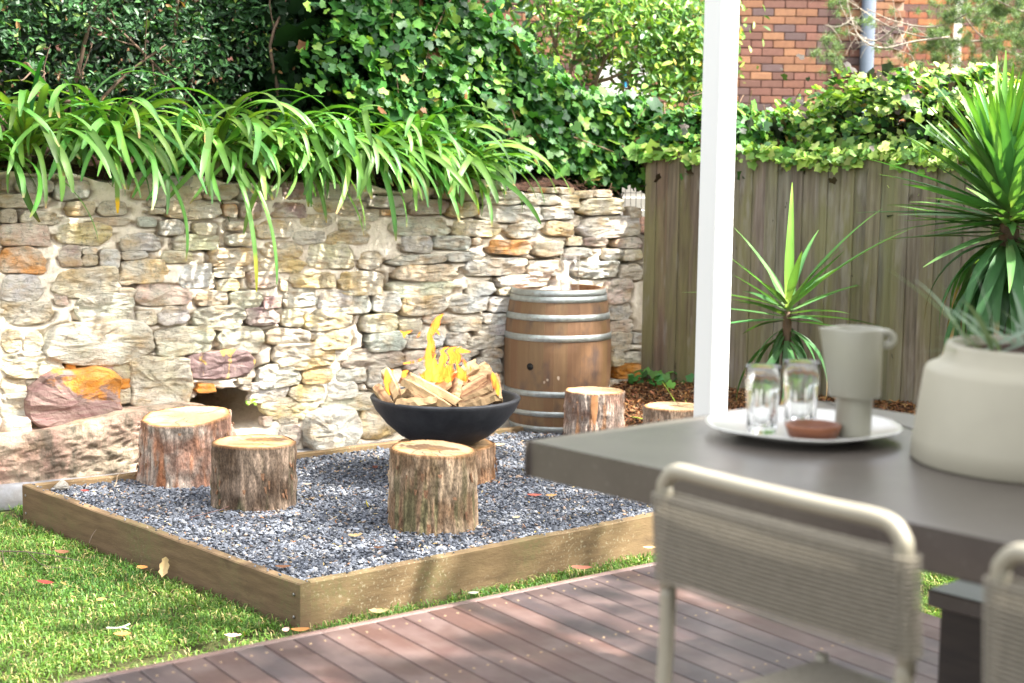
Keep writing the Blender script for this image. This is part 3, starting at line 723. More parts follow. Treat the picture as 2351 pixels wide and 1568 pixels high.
def branchwork(parent, starts, ends, r0, bow=.15, name='branch', mat_=None, tw=3):
    for a, b in zip(starts, ends):
        a, b = np.array(a, float), np.array(b, float); L = np.linalg.norm(b-a)
        P = smoothpath([a, a+(b-a)*.35+rng.normal(size=3)*bow*L*.5, a+(b-a)*.7+rng.normal(size=3)*bow*L*.5, b], 12)
        V, F = tube(P, np.linspace(r0, r0*.35, 12), 6); o = mesh(name, V, F, mat_ or M_bark, parent, origin=a)
        if tw:
            pr = []
            for _ in range(tw):
                i = rng.integers(3, 11); d_ = (b-a)/L+rng.normal(size=3)*.8; d_ /= np.linalg.norm(d_); l = L*rng.uniform(.15, .4)
                pr.append(tube(smoothpath([P[i], P[i]+d_*l*.5+rng.normal(size=3)*.03, P[i]+d_*l+[0, 0, rng.normal()*.04]], 6), np.linspace(r0*.35, r0*.12, 6), 4, False))
            V, F = merge(pr); tag(mesh('twigs', V, F, mat_ or M_bark, o, origin=a), kind='stuff')

# --- dark lilly pilly hedge behind the agapanthus
hedge = thing('hedge', tuple(wallpt(1.0, .9, 1.65)), 'tall dark green small leaved hedge with glossy leaves behind the strap leaved plants', 'hedge')
def hedgebot(s): return 2.16+.14*np.sin(s*3.1+1)+.10*np.sin(s*7.3)+.06*np.sin(s*15)
def shell(n, s0, s1, z1, w0, dens_front=.45, below=0):
    s = rng.uniform(s0, s1, n); z0 = hedgebot(s)-below; z = z0+(z1-z0)*rng.random(n)
    w = w0+.16*fbm(np.stack([s, z, s*0], 1), 2.6, 61)+abs(rng.normal(0, dens_front, n))+.25*np.clip(z-2.2, 0, 1)*0
    return s, w, z
s, w, z = shell(30000, -1.2, 3.2, 3.3, .55, .30)
P = W0+WD*s[:, None]+WN*w[:, None]; P[:, 2] = z
clump = fbm(P, 5, 63); kp = rng.random(len(P)) < np.clip(.62+clump*1.5, .08, 1); P = P[kp]
N = rng.normal(size=P.shape)*.55-WN*.55+[0.15, 0, .6]
leaves('foliage', P, N, .050, [(.016, .052, .016), (.03, .09, .025), (.055, .145, .036), (.14, .22, .05), (.25, .14, .06)], [5, 4, 2, .5, .12], LV, LF, M_small, hedge, .25)
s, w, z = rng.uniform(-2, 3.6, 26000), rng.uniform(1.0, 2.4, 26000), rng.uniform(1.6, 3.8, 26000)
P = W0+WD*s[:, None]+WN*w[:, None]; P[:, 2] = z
leaves('inner_foliage', P, rng.normal(size=P.shape)-WN*.5, .085, [(.010, .028, .010), (.016, .038, .012)], [2, 1], LV, LF, M_small, hedge)  # inner leaves coloured near black to paint the shade inside the hedge
st = [wallpt(.35, .95, 1.7), wallpt(.45, 1.0, 1.7), wallpt(.5, .9, 1.72), wallpt(1.5, 1.0, 1.7), wallpt(1.6, .9, 1.7), wallpt(1.5, 1.05, 1.7), wallpt(.4, .8, 1.75), wallpt(2.2, .9, 1.7), wallpt(1.1, .9, 1.75)]
en = [wallpt(-.35, .6, 2.95), wallpt(.9, .6, 3.0), wallpt(-.4, .55, 2.45), wallpt(2.1, .7, 2.9), wallpt(.8, .6, 2.6), wallpt(1.2, .6, 3.1), wallpt(1.15, .55, 2.45), wallpt(2.0, .6, 2.9), wallpt(.3, .5, 2.3)]
branchwork(hedge, st, en, .019, .18, tw=6)
# brighter new-growth sprays in the hedge
s, w, z = shell(2400, 1.6, 2.7, 3.2, .48, .12); P = W0+WD*s[:, None]+WN*w[:, None]; P[:, 2] = z
kp = rng.random(len(P)) < np.clip(.2+fbm(P, 3.2, 66)*2.2, 0, 1)*np.clip((z-2.3), 0, 1); P = P[kp]
leaves('new_growth', P, rng.normal(size=P.shape)*.5-WN*.5+[0, 0, .5], .036, [(.16, .20, .04), (.24, .16, .07), (.09, .17, .035)], [3, 1, 3], LV, LF, M_small, hedge)

# --- ivy bank sloping down to the corner of the fence
IVP = [(.02, .08, .018), (.045, .16, .028), (.10, .26, .04), (.20, .34, .05), (.20, .15, .04), (.18, .08, .035)]
ivy = thing('ivy_bank', tuple(wallpt(3.2, .5, 1.6)), 'mass of glossy green ivy tumbling down behind the wall to the fence corner', 'ivy')
def ivy_top(s): return np.interp(s, [1.7, 2.1, 2.5, 3.0, 3.35, 3.7, 4.0, 4.45, 4.9], [3.2, 3.2, 3.1, 2.95, 2.72, 2.45, 2.28, 2.16, 2.1])
def ivy_front(s, z):
    return .10+.16*np.clip(z-1.75, 0, 2)+.11*fbm(np.stack([s, z, s*0], -1), 2.4, 71)
def ivy_pts(n, s0=1.9, s1=4.75, depth=.17):
    s = rng.uniform(s0, s1, n); zb = np.where(s > 4.05, 1.62-.0*(s), 1.72); zb = np.where(s < 2.6, 2.0, zb)
    zt = ivy_top(s)+.05*np.sin(s*13)+.04*np.sin(s*29); z = zb+(zt-zb)*rng.random(n)
    w = ivy_front(s, z)+abs(rng.normal(0, depth, n))
    tm = rng.random(n) < .25; w = np.where(tm, ivy_front(s, z)+rng.uniform(0, .8, n), w); z = np.where(tm, zt+rng.normal(0, .04, n), z)
    P = W0+WD*s[:, None]+WN*w[:, None]; P[:, 2] = z; return P, s, w, z
P, s, w, z = ivy_pts(15000)
fade = np.clip((s-1.9)/.7, 0, 1); kp = rng.random(len(P)) < fade*np.clip(.65+fbm(P, 4, 73)*1.3, .1, 1); P = P[kp]
N = rng.normal(size=P.shape)*.45-WN*.6+[.2, 0, .55]
leaves('foliage', P, N, .060, IVP, [3, 4, 3, 1, .12, .12], IVV, IVF, M_ivy, ivy, .22)
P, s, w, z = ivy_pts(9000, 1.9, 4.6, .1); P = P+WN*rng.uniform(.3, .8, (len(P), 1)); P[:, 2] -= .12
leaves('inner_foliage', P, rng.normal(size=P.shape), .085, [(.012, .035, .012)], [1], IVV, IVF, M_ivy, ivy)  # darker leaf colour puts shade behind the ivy face
def single_leaves(n, pts, Nf, size, parent, pal, wts, origin):
    md = mesh_data('leaf', IVV*.5*2, IVF, M_ivyo, tint=np.tile([[.9, .9, .9]], (len(IVV), 1)), smooth=False)
    Rm = frames(Nf); c = cols(n, pal, wts, .2)
    for i in range(n):
        o = link('leaf', md, parent, pts[i], tuple(c[i])); o.rotation_euler = Matrix(Rm[i].tolist()).to_euler(); k = size*rng.uniform(.75, 1.3); o.scale = (k, k, k)
P, s, w, z = ivy_pts(260, 2.4, 4.55, .01); P = P-WN*.03
single_leaves(260, P, rng.normal(size=P.shape)*.35-WN*.7+[.1, 0, .5], .066, ivy, IVP, [2, 4, 4, 2, .2, .2], None)
for a, b in (((3.3, .25, 2.35), (3.55, .2, 1.85)), ((3.05, .3, 2.9), (2.75, .2, 2.3)), ((3.9, .12, 1.95), (4.35, .1, 1.8)), ((2.5, .2, 3.2), (2.55, .15, 2.2)), ((3.6, .2, 1.95), (3.2, .15, 1.85)), ((4.3, .1, 1.9), (4.5, -.02, 1.7))):
    V, F = tube(smoothpath([wallpt(*a), (wallpt(*a)+wallpt(*b))/2+rng.normal(size=3)*.07, wallpt(*b)], 14), np.linspace(.006, .003, 14), 5)
    mesh('vine_stem', V, F, plain('vine_stem', (.26, .17, .10), rough=.9) if 'vine_stem' not in bpy.data.materials else bpy.data.materials['vine_stem'], ivy)

# --- ivy along the fence top and mounded behind it
def fpt(t, w, z): return F0+FD*t+FN*w+np.array([0, 0, z])
def mound(name, label, tcs, n, nsing, pal, wts, size=.052):
    t_, w_, z_, at, aw, az = tcs
    o = thing(name, tuple(fpt(t_, w_, 1.5)), label, 'ivy')
    d = rng.normal(size=(n, 3)); d /= np.linalg.norm(d, axis=1)[:, None]; d[:, 2] = abs(d[:, 2])*1.0-(rng.random(n) < .25)*.6
    rad = 1-abs(rng.normal(0, .16, n)); rad *= 1+.16*fbm(d*2, 1.8, 81+int(t_*10))
    L = d*rad[:, None]*[at, aw, az]
    P = F0+FD*(t_+L[:, :1])+FN*(w_+L[:, 1:2]); P[:, 2] = z_+L[:, 2]
    kp = rng.random(n) < np.clip(.7+fbm(P, 4.5, 83)*1.4, .08, 1); P = P[kp]; dd_ = d[kp]
    Nw = (FD*dd_[:, :1]+FN*dd_[:, 1:2]+np.array([0, 0, 1.])*dd_[:, 2:3])
    leaves('foliage', P, Nw*.6+rng.normal(size=P.shape)*.45+[.5, -.3, .5], size, pal, wts, IVV, IVF, M_ivy, o, .22)
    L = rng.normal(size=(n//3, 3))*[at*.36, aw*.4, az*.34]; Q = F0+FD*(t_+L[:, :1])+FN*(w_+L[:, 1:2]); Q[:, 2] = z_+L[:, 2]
    leaves('inner_foliage', Q, rng.normal(size=Q.shape), .055, [(.02, .03, .014), (.045, .03, .017)], [2, 1], IVV, IVF, M_ivy, o)  # core leaves tinted dark to stand for shade within the mound
    fr = (Nw@(-FN) > .15); Pf, Nf = P[fr], Nw[fr]; m_ = min(nsing, len(Pf)); k = rng.choice(len(Pf), m_, replace=False)
    single_leaves(m_, Pf[k]-FN*.04, Nf[k]+rng.normal(size=(m_, 3))*.35+[0, 0, .4], size*1.25, o, pal, wts, None)
    pr = []
    for _ in range(26):
        i = rng.integers(len(P)); a = P[i]; b = a+rng.normal(size=3)*.16
        pr.append(tube(smoothpath([a, (a+b)/2+rng.normal(size=3)*.05, b], 6), .0028, 4, False))
    V, F = merge(pr); tag(mesh('vine_stem', V, F, bpy.data.materials['vine_stem'], o), kind='stuff')
    return o
SUNP = [(.08, .20, .035), (.18, .34, .06), (.34, .48, .10), (.52, .60, .20), (.025, .08, .022)]  # leaf colours lightened to paint sun glare into the ivy
mound('ivy_mound', 'rounded sunlit mound of ivy in sun-lightened leaf colours behind the fence, in front of the brick house', (1.85, .42, 1.83, 1.15, .42, .62), 7500, 150, SUNP, [3, 3, 3, 1.2, 2])
mound('ivy_mound', 'low mass of ivy spilling over the fence corner to the left of the white post', (.35, .35, 1.84, .85, .36, .36), 4200, 110, IVP, [2, 4, 4, 2, .2, .2])
mound('ivy_mound', 'pale sunlit ivy clump behind the fence beside the spiky yucca', (3.15, .5, 1.75, .5, .35, .42), 1800, 60, SUNP, [2, 3, 4, 2, 1])
n = 2600; t = rng.uniform(-.1, 4.2, n); P = F0+FD*t[:, None]+FN*rng.uniform(-.06, .22, (n, 1)); drop = .10*abs(np.sin(t*3.7))*abs(np.sin(t*9.1+1))
P[:, 2] = 1.86+rng.uniform(-1, 1, n)*.05-drop*rng.random(n)*(P[:, 1] < 99)
fi = thing('ivy_fringe', tuple(fpt(1.5, 0, 1.78)), 'bright green ivy fringe trailing along the top edge of the paling fence', 'ivy')
leaves('foliage', P, rng.normal(size=P.shape)*.4-FN*.7+[0, 0, .55], .05, SUNP[:4], [2, 4, 4, 1.5], IVV, IVF, M_ivy, fi)
n = 170; t = rng.uniform(.6, 3.6, n); P = F0+FD*t[:, None]-FN*rng.uniform(.02, .07, (n, 1)); P[:, 2] = 1.845+rng.normal(0, .03, n)-.07*abs(np.sin(t*3.7))*rng.random(n)
single_leaves(n, P, rng.normal(size=P.shape)*.35-FN*.8+[0, 0, .4], .062, fi, SUNP[:4], [2, 4, 4, 1.5], None)

# --- light leaved tree in front of the bricks
tree = thing('camellia_tree', tuple(onz(1300, 600, 1.0)*0+np.array([.45, 12.2, 1.5])), 'loose yellow green leaved tree with thin pale branches in front of the brick wall', 'tree')
def clusters(C, n, sp, **k):
    C = np.array(C); i = rng.integers(len(C), size=n); return C[i]+rng.normal(size=(n, 3))*sp
tc = [atd(x, y, rng.uniform(11.6, 12.8)) for x, y in [(1260, 120), (1330, 130), (1380, 90), (1500, 90), (1560, 110), (1610, 100), (1590, 150), (1550, 200), (1500, 180), (1450, 10), (1530, 20), (1320, 0), (1300, 30), (1350, 60), (1400, 20), (1440, 70), (1480, 120), (1520, 60), (1560, 20), (1600, 40), (1590, 100), (1530, 150), (1570, 170), (1470, 20), (1620, 140), (1420, 120), (1540, -30), (1400, -40), (1600, -50), (1500, -70), (1330, -50), (1640, 60), (1600, 190), (1250, -30)]]
P = clusters(tc, 6400, .15); leaves('foliage', P, rng.normal(size=P.shape)*.6+[.3, -.5, .6], .075, [(.10, .22, .035), (.17, .32, .05), (.30, .40, .07), (.5, .36, .05), (.05, .13, .03)], [4, 4, 2, .2, 3], LV, LF, M_small, tree, .2)
br = [((1296, 330), (1310, -40)), ((1310, 150), (1420, 60)), ((1400, 75), (1560, 10)), ((1380, 260), (1372, 20)), ((1375, 150), (1450, 60)), ((1300, 240), (1250, 20)), ((1420, 230), (1480, 130)), ((1480, 130), (1600, 90)), ((1450, 60), (1620, 30)), ((1360, 190), (1480, 170))]
branchwork(tree, [atd(a[0], a[1], 12.2) for a, b in br], [atd(b[0], b[1], 12.0) for a, b in br], .02, .10, mat_=plain('pale_branch', (.28, .19, .12), (.20, .13, .09), 10, .85), tw=5)
# small purple flower heads glimpsed among the ivy, right of the hedge
# --- conifer, upper right
con = thing('conifer', (4.2, 12.6, .2), 'feathery grey green conifer with bare lichened twigs hanging in front of the house', 'tree')
M_need = leafmat('needle', .6, .3, .25)
lich = plain('lichened_twig', (.38, .34, .28), (.20, .15, .11), 30, .9)
brs = [((2351, -60), (2240, 20), (2150, 60), (2060, 50), (1990, 20)), ((2300, 90), (2210, 95), (2120, 85), (2040, 60), (1960, 10), (1900, -30)), ((2180, 85), (2100, 95), (2030, 110), (1985, 95), (1960, 60), (1940, -20)),
       ((2200, 180), (2150, 200), (2110, 170), (2090, 120), (2060, 60), (2050, 0)), ((2380, 140), (2290, 110), (2230, 60), (2200, 0), (2180, -40)), ((2400, 240), (2330, 200), (2260, 190), (2180, 200)), ((2240, 10), (2310, 60), (2380, 80)), ((2060, 60), (2020, 90), (1990, 90), (1940, 70)),
       ((2400, 40), (2330, 20), (2250, -20)), ((2150, 60), (2170, 110), (2180, 150)), ((1960, 40), (1930, 60), (1895, 60))]
NP = []
for b in brs:
    D0 = rng.uniform(11.7, 12.8); pts = smoothpath([atd(x, y, D0+rng.normal()*.06) for x, y in b], 26)
    V, F = tube(pts, np.linspace(.010, .003, 26), 5); o = mesh('branch', V, F, lich, con, origin=pts[0]); pr = []
    for _ in range(16):
        i = rng.integers(2, 25); d_ = rng.normal(size=3); d_ /= np.linalg.norm(d_); l = rng.uniform(.06, .28); q = smoothpath([pts[i], pts[i]+d_*l*.5+rng.normal(size=3)*.02, pts[i]+d_*l+[0, 0, -.03]], 6)
        pr.append(tube(q, np.linspace(.003, .001, 6), 4, False)); qx = project(pts[i][None])[0][0]
        if qx > 2120: NP += [q[3], q[4], q[5]]
    V, F = merge(pr); tag(mesh('twigs', V, F, lich, o, origin=pts[0]), kind='stuff')
for x, y, s_, k in [(1925, 110, .08, 14), (1905, 95, .06, 10), (1930, 20, .05, 6), (2250, 170, .25, 60), (2330, 120, .25, 90), (2340, 30, .25, 90), (2270, 60, .25, 60), (2200, 240, .16, 30), (2150, 260, .12, 16), (2110, 190, .10, 14), (2060, 150, .10, 10), (2345, 200, .2, 60), (2180, 130, .14, 20), (2090, 110, .08, 8), (2300, 230, .18, 40), (1985, 15, .08, 8)]:
    NP += list(atd(x, y, 12.3)+rng.normal(size=(k, 3))*s_*1.25)
NP = np.array(NP); idx = rng.integers(len(NP), size=48000); idx = np.sort(idx)
tuft = rng.normal(size=(len(NP), 3)); d_ = rng.normal(size=(48000, 3)); d_ /= np.linalg.norm(d_, axis=1)[:, None]
P = NP[idx]+tuft[idx]*0+d_*.028+rng.normal(size=(48000, 3))*.012
NV = np.array([(-.5, .028, 0), (-.5, -.028, 0), (.5, 0, 0)]); NF = np.array([(0, 1, 2)])
Rx = frames(d_); Rx = np.stack([Rx[:, :, 2], Rx[:, :, 0], Rx[:, :, 1]], 2)
V, F, T = scatter(NV, NF, P, Rx, rng.uniform(.05, .085, 48000), cols(48000, [(.13, .20, .09), (.20, .29, .12), (.09, .13, .07)], [3, 2, 2]))
tag(mesh('foliage', V, F, M_need, con, tint=T, smooth=False), kind='stuff')
V, F = tube([(4.9, 12.9, .1), (4.8, 12.9, 2), (4.5, 12.7, 4.5)], [.09, .07, .05], 10); mesh('trunk', V, F, M_bark, con)
# --- far dark shrubs closing the gaps between house and hedge
n = 9000; P = np.stack([rng.uniform(-8.5, .2, n), rng.uniform(12.3, 14.5, n), rng.uniform(1.2, 4.6, n)], 1)
fs = thing('background_shrub', (-4, 13.4, 1.2), 'dark shrubbery far behind the hedge, left of the brick house', 'shrub')
leaves('foliage', P, rng.normal(size=P.shape)+[0, -.8, .3], .16, [(.02, .06, .018), (.035, .09, .025)], [2, 1], LV, LF, M_small, fs)

# ------------------------------------------------------------------ strap leaves
def ribbon(L, Wd, th0, th1, n=10, fold=.25, taper='strap', pw=1.4, twist=0, sway=0):
    """leaf rising at elevation th0 and ending at th1 (radians); root at origin, running along +x"""
    s = np.linspace(0, 1, n+1); th = th0+(th1-th0)*s**pw
    x = np.concatenate([[0], np.cumsum(np.cos(th[:-1])*L/n)]); z = np.concatenate([[0], np.cumsum(np.sin(th[:-1])*L/n)])
    if taper == 'strap': w = Wd*(.75+.25*np.sin(math.pi*np.clip(s*1.1, 0, 1)))*np.clip((1.0-s)/.10, 0.12, 1)**.5
    else: w = Wd*np.clip(.55+1.6*s, 0, 1)*np.clip((1.02-s)/.62, 0, 1)**.75
    V = []
    for i in range(n+1):
        nx, nz = -math.sin(th[i]), math.cos(th[i]); tw = twist*s[i]; yy = sway*s[i]**2*L
        for k in (-1, 0, 1):
            a = k*w[i]/2; lift = abs(k)*fold*w[i]/2
            V.append((x[i]+nx*(lift+a*math.sin(tw)), yy+a*math.cos(tw), z[i]+nz*(lift+a*math.sin(tw))))
    F = [[i*3+k, (i+1)*3+k, (i+1)*3+k+1, i*3+k+1] for i in range(n) for k in (0, 1)]
    return np.array(V), F, s
def variants(kind, m):
    out = []
    for i in range(m):
        r = rng.random()
        if kind == 'aga':
            L = rng.uniform(.50, .98); th0 = math.radians(rng.uniform(30, 84)); th1 = math.radians(rng.uniform(-98, -60))
            V, F, s = ribbon(L, rng.uniform(.038, .050), th0, th1, 14, .28, 'strap', rng.uniform(.5, 1.25), rng.normal(0, .25), rng.normal(0, .12))
            c0, c1, tip = np.array((.25, .36, .06)), np.array((.105, .235, .04)), np.array((.10, .22, .05))
        elif kind == 'agaup':
            L = rng.uniform(.45, .75); V, F, s = ribbon(L, .03, math.radians(rng.uniform(65, 85)), math.radians(rng.uniform(-50, -10)), 14, .3, 'strap', 1.6, 0, rng.normal(0, .15))
            c0, c1, tip = np.array((.15, .24, .05)), np.array((.06, .16, .035)), np.array((.07, .17, .04))
        elif kind == 'yucca':
            L = rng.uniform(.5, .78); b = math.radians(rng.uniform(2, 22)); V, F, s = ribbon(L, rng.uniform(.055, .072), 0, -b, 8, .32, 'sword', 1.5, 0, rng.normal(0, .04))
            c0, c1, tip = np.array((.12, .19, .07)), np.array((.065, .16, .05)), np.array((.10, .20, .05))
        elif kind == 'droop':
            L = rng.uniform(.5, .72); V, F, s = ribbon(L, rng.uniform(.052, .068), 0, -math.radians(rng.uniform(50, 100)), 10, .28, 'sword', .8, 0, rng.normal(0, .06))
            c0, c1, tip = np.array((.07, .16, .05)), np.array((.05, .15, .05)), np.array((.08, .15, .04))
        else:
            L = rng.uniform(.22, .36); V, F, s = ribbon(L, rng.uniform(.02, .028), 0, -math.radians(rng.uniform(5, 50)), 8, .25, 'sword', 1.2, 0, rng.normal(0, .1))
            c0, c1, tip = np.array((.12, .17, .11)), np.array((.17, .24, .17)), np.array((.19, .26, .19))
        sv = np.repeat(s, 3)[:, None]; T = np.where(sv < .3, c0+(c1-c0)*sv/.3, c1+(tip-c1)*np.clip((sv-.7)/.3, 0, 1))
        T = T*(1+.25*(np.tile([0, 1, 0], len(s))[:, None]))*(1+rng.normal(0, .05, (len(T), 1)))
        if kind == 'aga' and i % 4 == 0: T[-3:] = (.38, .26, .10)
        if kind == 'droop' and i % 3 == 0: T[-9:] = (.30, .22, .10)
        out.append(mesh_data('leaf', V, F, M_strap, tint=T, smooth=True))
    return out
VA, VAU, VY, VD, VP = variants('aga', 22), variants('agaup', 6), variants('yucca', 12), variants('droop', 8), variants('pot', 8)
def put_leaf(md, parent, loc, az, tilt=0, roll=0, sc_=1, c=(1, 1, 1)):
    o = link('leaf', md, parent, loc, tuple(c)); o.rotation_mode = 'XYZ'
    o.rotation_euler = (Matrix.Rotation(az, 3, 'Z') @ Matrix.Rotation(-tilt, 3, 'Y') @ Matrix.Rotation(roll, 3, 'X')).to_euler(); o.scale = (sc_,)*3
    return o
# --- agapanthus clumps on the lip of the wall: photo position of the crown, set-back, leaf count, label
AG = [(-45, 330, .14, 30, 'clump at the far left end of the wall top, partly out of view'),
      (60, 300, .12, 36, 'leftmost whole clump of strap leaves hanging over the wall'),
      (165, 300, .22, 34, 'second clump of green strap leaves from the left on the wall top'),
      (262, 300, .10, 46, 'dense strap leaved clump with a single yellow leaf near the left'),
      (366, 330, .20, 10, 'small sparse strap leaved clump beside the mossy rock on the wall top'),
      (498, 318, .10, 44, 'clump with one very tall arching leaf and two long leaves hanging down the wall'),
      (600, 330, .14, 40, 'strap leaved clump whose leaves hang over the purple stones near the top of the wall'),
      (668, 270, .34, 34, 'taller clump of strap leaves standing further back against the dark hedge'),
      (752, 330, .10, 46, 'dense strap leaved clump above the brown dead stalks in the middle of the wall'),
      (850, 322, .12, 44, 'strap leaved clump above the fire bowl with leaves fanning to both sides'),
      (955, 340, .12, 40, 'strap leaved clump leaning right above the wall behind the flames'),
      (1050, 370, .10, 40, 'rightmost strap leaved clump sweeping right towards the barrel')]
for gi, (px_, py_, w_, nl, lab) in enumerate(AG):
    q = onplane(px_, py_, W0+WN*w_, WN); s_ = np.dot(q-W0, WD); base = wallpt(s_, w_, min(q[2]-.12, float(wtop(s_))+.16))
    t_ = thing('agapanthus', tuple(base), lab, 'plant', 'strap leaved agapanthus clumps along the wall top')
    lean = math.radians(8) if gi < 9 else math.radians(28)
    front = math.atan2(-WN[1], -WN[0])
    for i in range(int(nl*1.55)):
        a = front+lean+rng.normal(0, 1.15) if i % 5 else rng.uniform(0, 6.28)
        c = np.exp(rng.normal(0, .30))*np.array([1+rng.normal(0, .18), 1, 1+rng.normal(0, .15)])
        off = np.array([math.cos(a), math.sin(a), 0])*rng.uniform(.0, .06)+[0, 0, rng.uniform(-.03, .06)]
        up = rng.random() < .16
        put_leaf((VAU if up else VA)[rng.integers(6 if up else 22)], t_, base+off, a, rng.normal(0, .12), rng.normal(0, .25), rng.uniform(.70, 1.05)*(1.0 if nl > 20 else .8), c)
    V, F = tube([base+[0, 0, -.14], base+[0, 0, .05]], [.035, .02], 8); mesh('crown', V, F, plain('leaf_base', (.30, .33, .16), (.20, .14, .08), 40, .8) if 'leaf_base' not in bpy.data.materials else bpy.data.materials['leaf_base'], t_)
    if gi == 5:
        md = mesh_data('leaf', *ribbon(1.02, .034, math.radians(80), math.radians(-35), 18, .25, 'strap', 1.25)[:2], M_strap, tint=np.tile([[.10, .27, .06]], (57, 1)))
        put_leaf(md, t_, base, math.radians(168), 0, 0, 1)
        for az, L, cc in ((front+.05, 1.05, (.40, .42, .05)), (front+.35, 1.0, (.09, .24, .05))):
            V, F, s = ribbon(L, .03, math.radians(25), math.radians(-93), 18, .25, 'strap', .45); T = np.tile([[.12, .28, .05]], (57, 1)); T[45:] = cc
            put_leaf(mesh_data('leaf', V, F, M_strap, tint=T), t_, base+[0, 0, -.02], az)
    if gi == 3:
        V, F, s = ribbon(.50, .030, math.radians(30), math.radians(-100), 16, .2, 'strap', .5); T = np.tile([[.16, .28, .05]], (51, 1)); T[42:] = (.70, .42, .02)
        put_leaf(mesh_data('leaf', V, F, M_strap, tint=T), t_, base, front-.25)

# --- yuccas
def yucca(name, label, base, crown, nleaf, nskirt, sc_=1, trunk_r=.035, upmost=1.25, seed=1, extra=None):
    t_ = thing(name, tuple(base), label, 'plant')
    P = smoothpath([base-[0, 0, .05], (base+crown)/2+[.015, 0, 0], crown], 14)
    V, F = tube(P, [trunk_r*(1.25-.4*i/13)*(1+.12*(i % 2)) for i in range(14)], 10)
    mesh('trunk', V, F, M_bark, t_)
    for i in range(nleaf):
        k = i/nleaf; el = upmost*(1-k)**.8+(-.25)*k+rng.normal(0, .1); a = i*2.39996+rng.normal(0, .15)
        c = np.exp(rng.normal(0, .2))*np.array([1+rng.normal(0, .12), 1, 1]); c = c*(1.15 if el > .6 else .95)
        put_leaf(VY[rng.integers(12)], t_, crown+np.array([math.cos(a)*.03, math.sin(a)*.03, .10*(1-k)-.08*k])*sc_, a, el, rng.normal(0, .2), sc_*rng.uniform(.8, 1.1), c)
    for i in range(nskirt):
        a = i*2.39996+rng.normal(0, .3); el = -.25-.75*rng.random()
        put_leaf(VD[rng.integers(8)], t_, crown+np.array([math.cos(a)*.03, math.sin(a)*.03, -.12-.22*rng.random()])*sc_, a, el, rng.normal(0, .2), sc_*rng.uniform(.75, 1.1), np.exp(rng.normal(-.1, .25))*np.array([1.1, 1, 1.05]))
    return t_
cr = atd(2318, 480, 8.3); bs = np.array([cr[0]+.03, 8.35, .08])
yb = yucca('yucca', 'tall spiky yucca with a skirt of drooping leaves by the fence', bs, cr, 92, 50, 1.08, .055)
for i in range(84):
    a = i*2.39996+rng.normal(0, .2); k = rng.random()
    put_leaf((VD if k > .45 else VY)[rng.integers(8)], yb, cr+np.array([math.cos(a)*.04, math.sin(a)*.04, -.05-.30*k]), a, .25-1.0*k+rng.normal(0, .12), rng.normal(0, .2), rng.uniform(.85, 1.12), np.exp(rng.normal(.05, .25))*np.array([1.1, 1, 1.05]))
cr2 = cr+[-.05, .02, .16]
for i in range(64):
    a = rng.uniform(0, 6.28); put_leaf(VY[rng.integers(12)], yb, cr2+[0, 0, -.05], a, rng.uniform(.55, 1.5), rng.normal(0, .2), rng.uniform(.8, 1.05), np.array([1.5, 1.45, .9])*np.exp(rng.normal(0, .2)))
cr = atd(1808, 715, 9.25); bs = np.array([cr[0]-.02, 9.3, .1])
ys = yucca('yucca', 'young yucca with arching leaves behind the glasses and white post', bs, cr, 28, 24, .86, .028, .9)
for az, el, s_, c in ((math.radians(100), 1.50, 1.05, (2.2, 1.9, .9)), (math.radians(5), .95, 1.12, (1.2, 1.2, 1)), (math.radians(-8), .72, 1.2, (1.0, 1.0, 1)), (math.radians(190), .25, .9, (1.3, 1.2, 1.2))):
    put_leaf(VY[3], ys, cr+[0, 0, .02], az, el, 0, s_, c)
# --- small plants in the mulch
def tuftplant(name, label, base, leaves_):
    t_ = thing(name, tuple(base), label, 'plant')
    for az, el, s_, c in leaves_: put_leaf(VY[rng.integers(12)], t_, base, az, el, rng.normal(0, .2), s_, c)
    return t_
b = F0+FD*.72-FN*.42; b[2] = .12
b = np.array([*atd(1585, 925, 9.1)[:2], .10])
tuftplant('strappy_seedling', 'small bright green broad leaved plant growing in the mulch behind the short log stump', b, [(math.radians(175), 1.15, .55, (3.2, 2.2, 1)), (math.radians(160), .75, .5, (3, 2.1, 1)), (math.radians(190), .35, .52, (2.6, 2, 1)), (math.radians(20), .9, .4, (3, 2, 1)), (math.radians(110), 1.3, .4, (3, 2, 1))])
b = np.array([*atd(1712, 930, 9.1)[:2], .10])
tuftplant('strappy_seedling', 'tiny pale green seedling in the mulch just right of the white post', b, [(math.radians(30), .8, .28, (3.6, 2.3, 1)), (math.radians(150), .6, .22, (3, 2, 1)), (math.radians(-40), .5, .2, (3, 2, 1))])
for (x, y), lab in (((1483, 862), 'ivy seedling at the foot of the fence where it meets the stone wall'), ((1530, 872), 'low green ivy sprig at the foot of the fence beside the white post')):
    q = F0+FD*0; q = onplane(x, y, F0-FN*.10, FN); t_ = thing('ivy_seedling', tuple(q-[0, 0, .05]), lab, 'plant')
    Pq = q+rng.normal(size=(16, 3))*[.09, .05, .035]; single_leaves(16, Pq, rng.normal(size=(16, 3))*.4-FN*.5+[0, 0, .8], .06, t_, [(.05, .2, .04), (.03, .12, .03), (.12, .3, .05)], [3, 2, 2], None)
q = onplane((2150/2.1373)*.574, (1350+545/2.1373)*.574, W0-WN*.04, WN); t_ = thing('fern_sprig', tuple(q), 'tiny bright green sprig growing in the dark hollow of the stone wall', 'plant')
single_leaves(9, q+rng.normal(size=(9, 3))*[.022, .01, .014], rng.normal(size=(9, 3))-WN, .02, t_, [(.25, .4, .05)], [1], None)

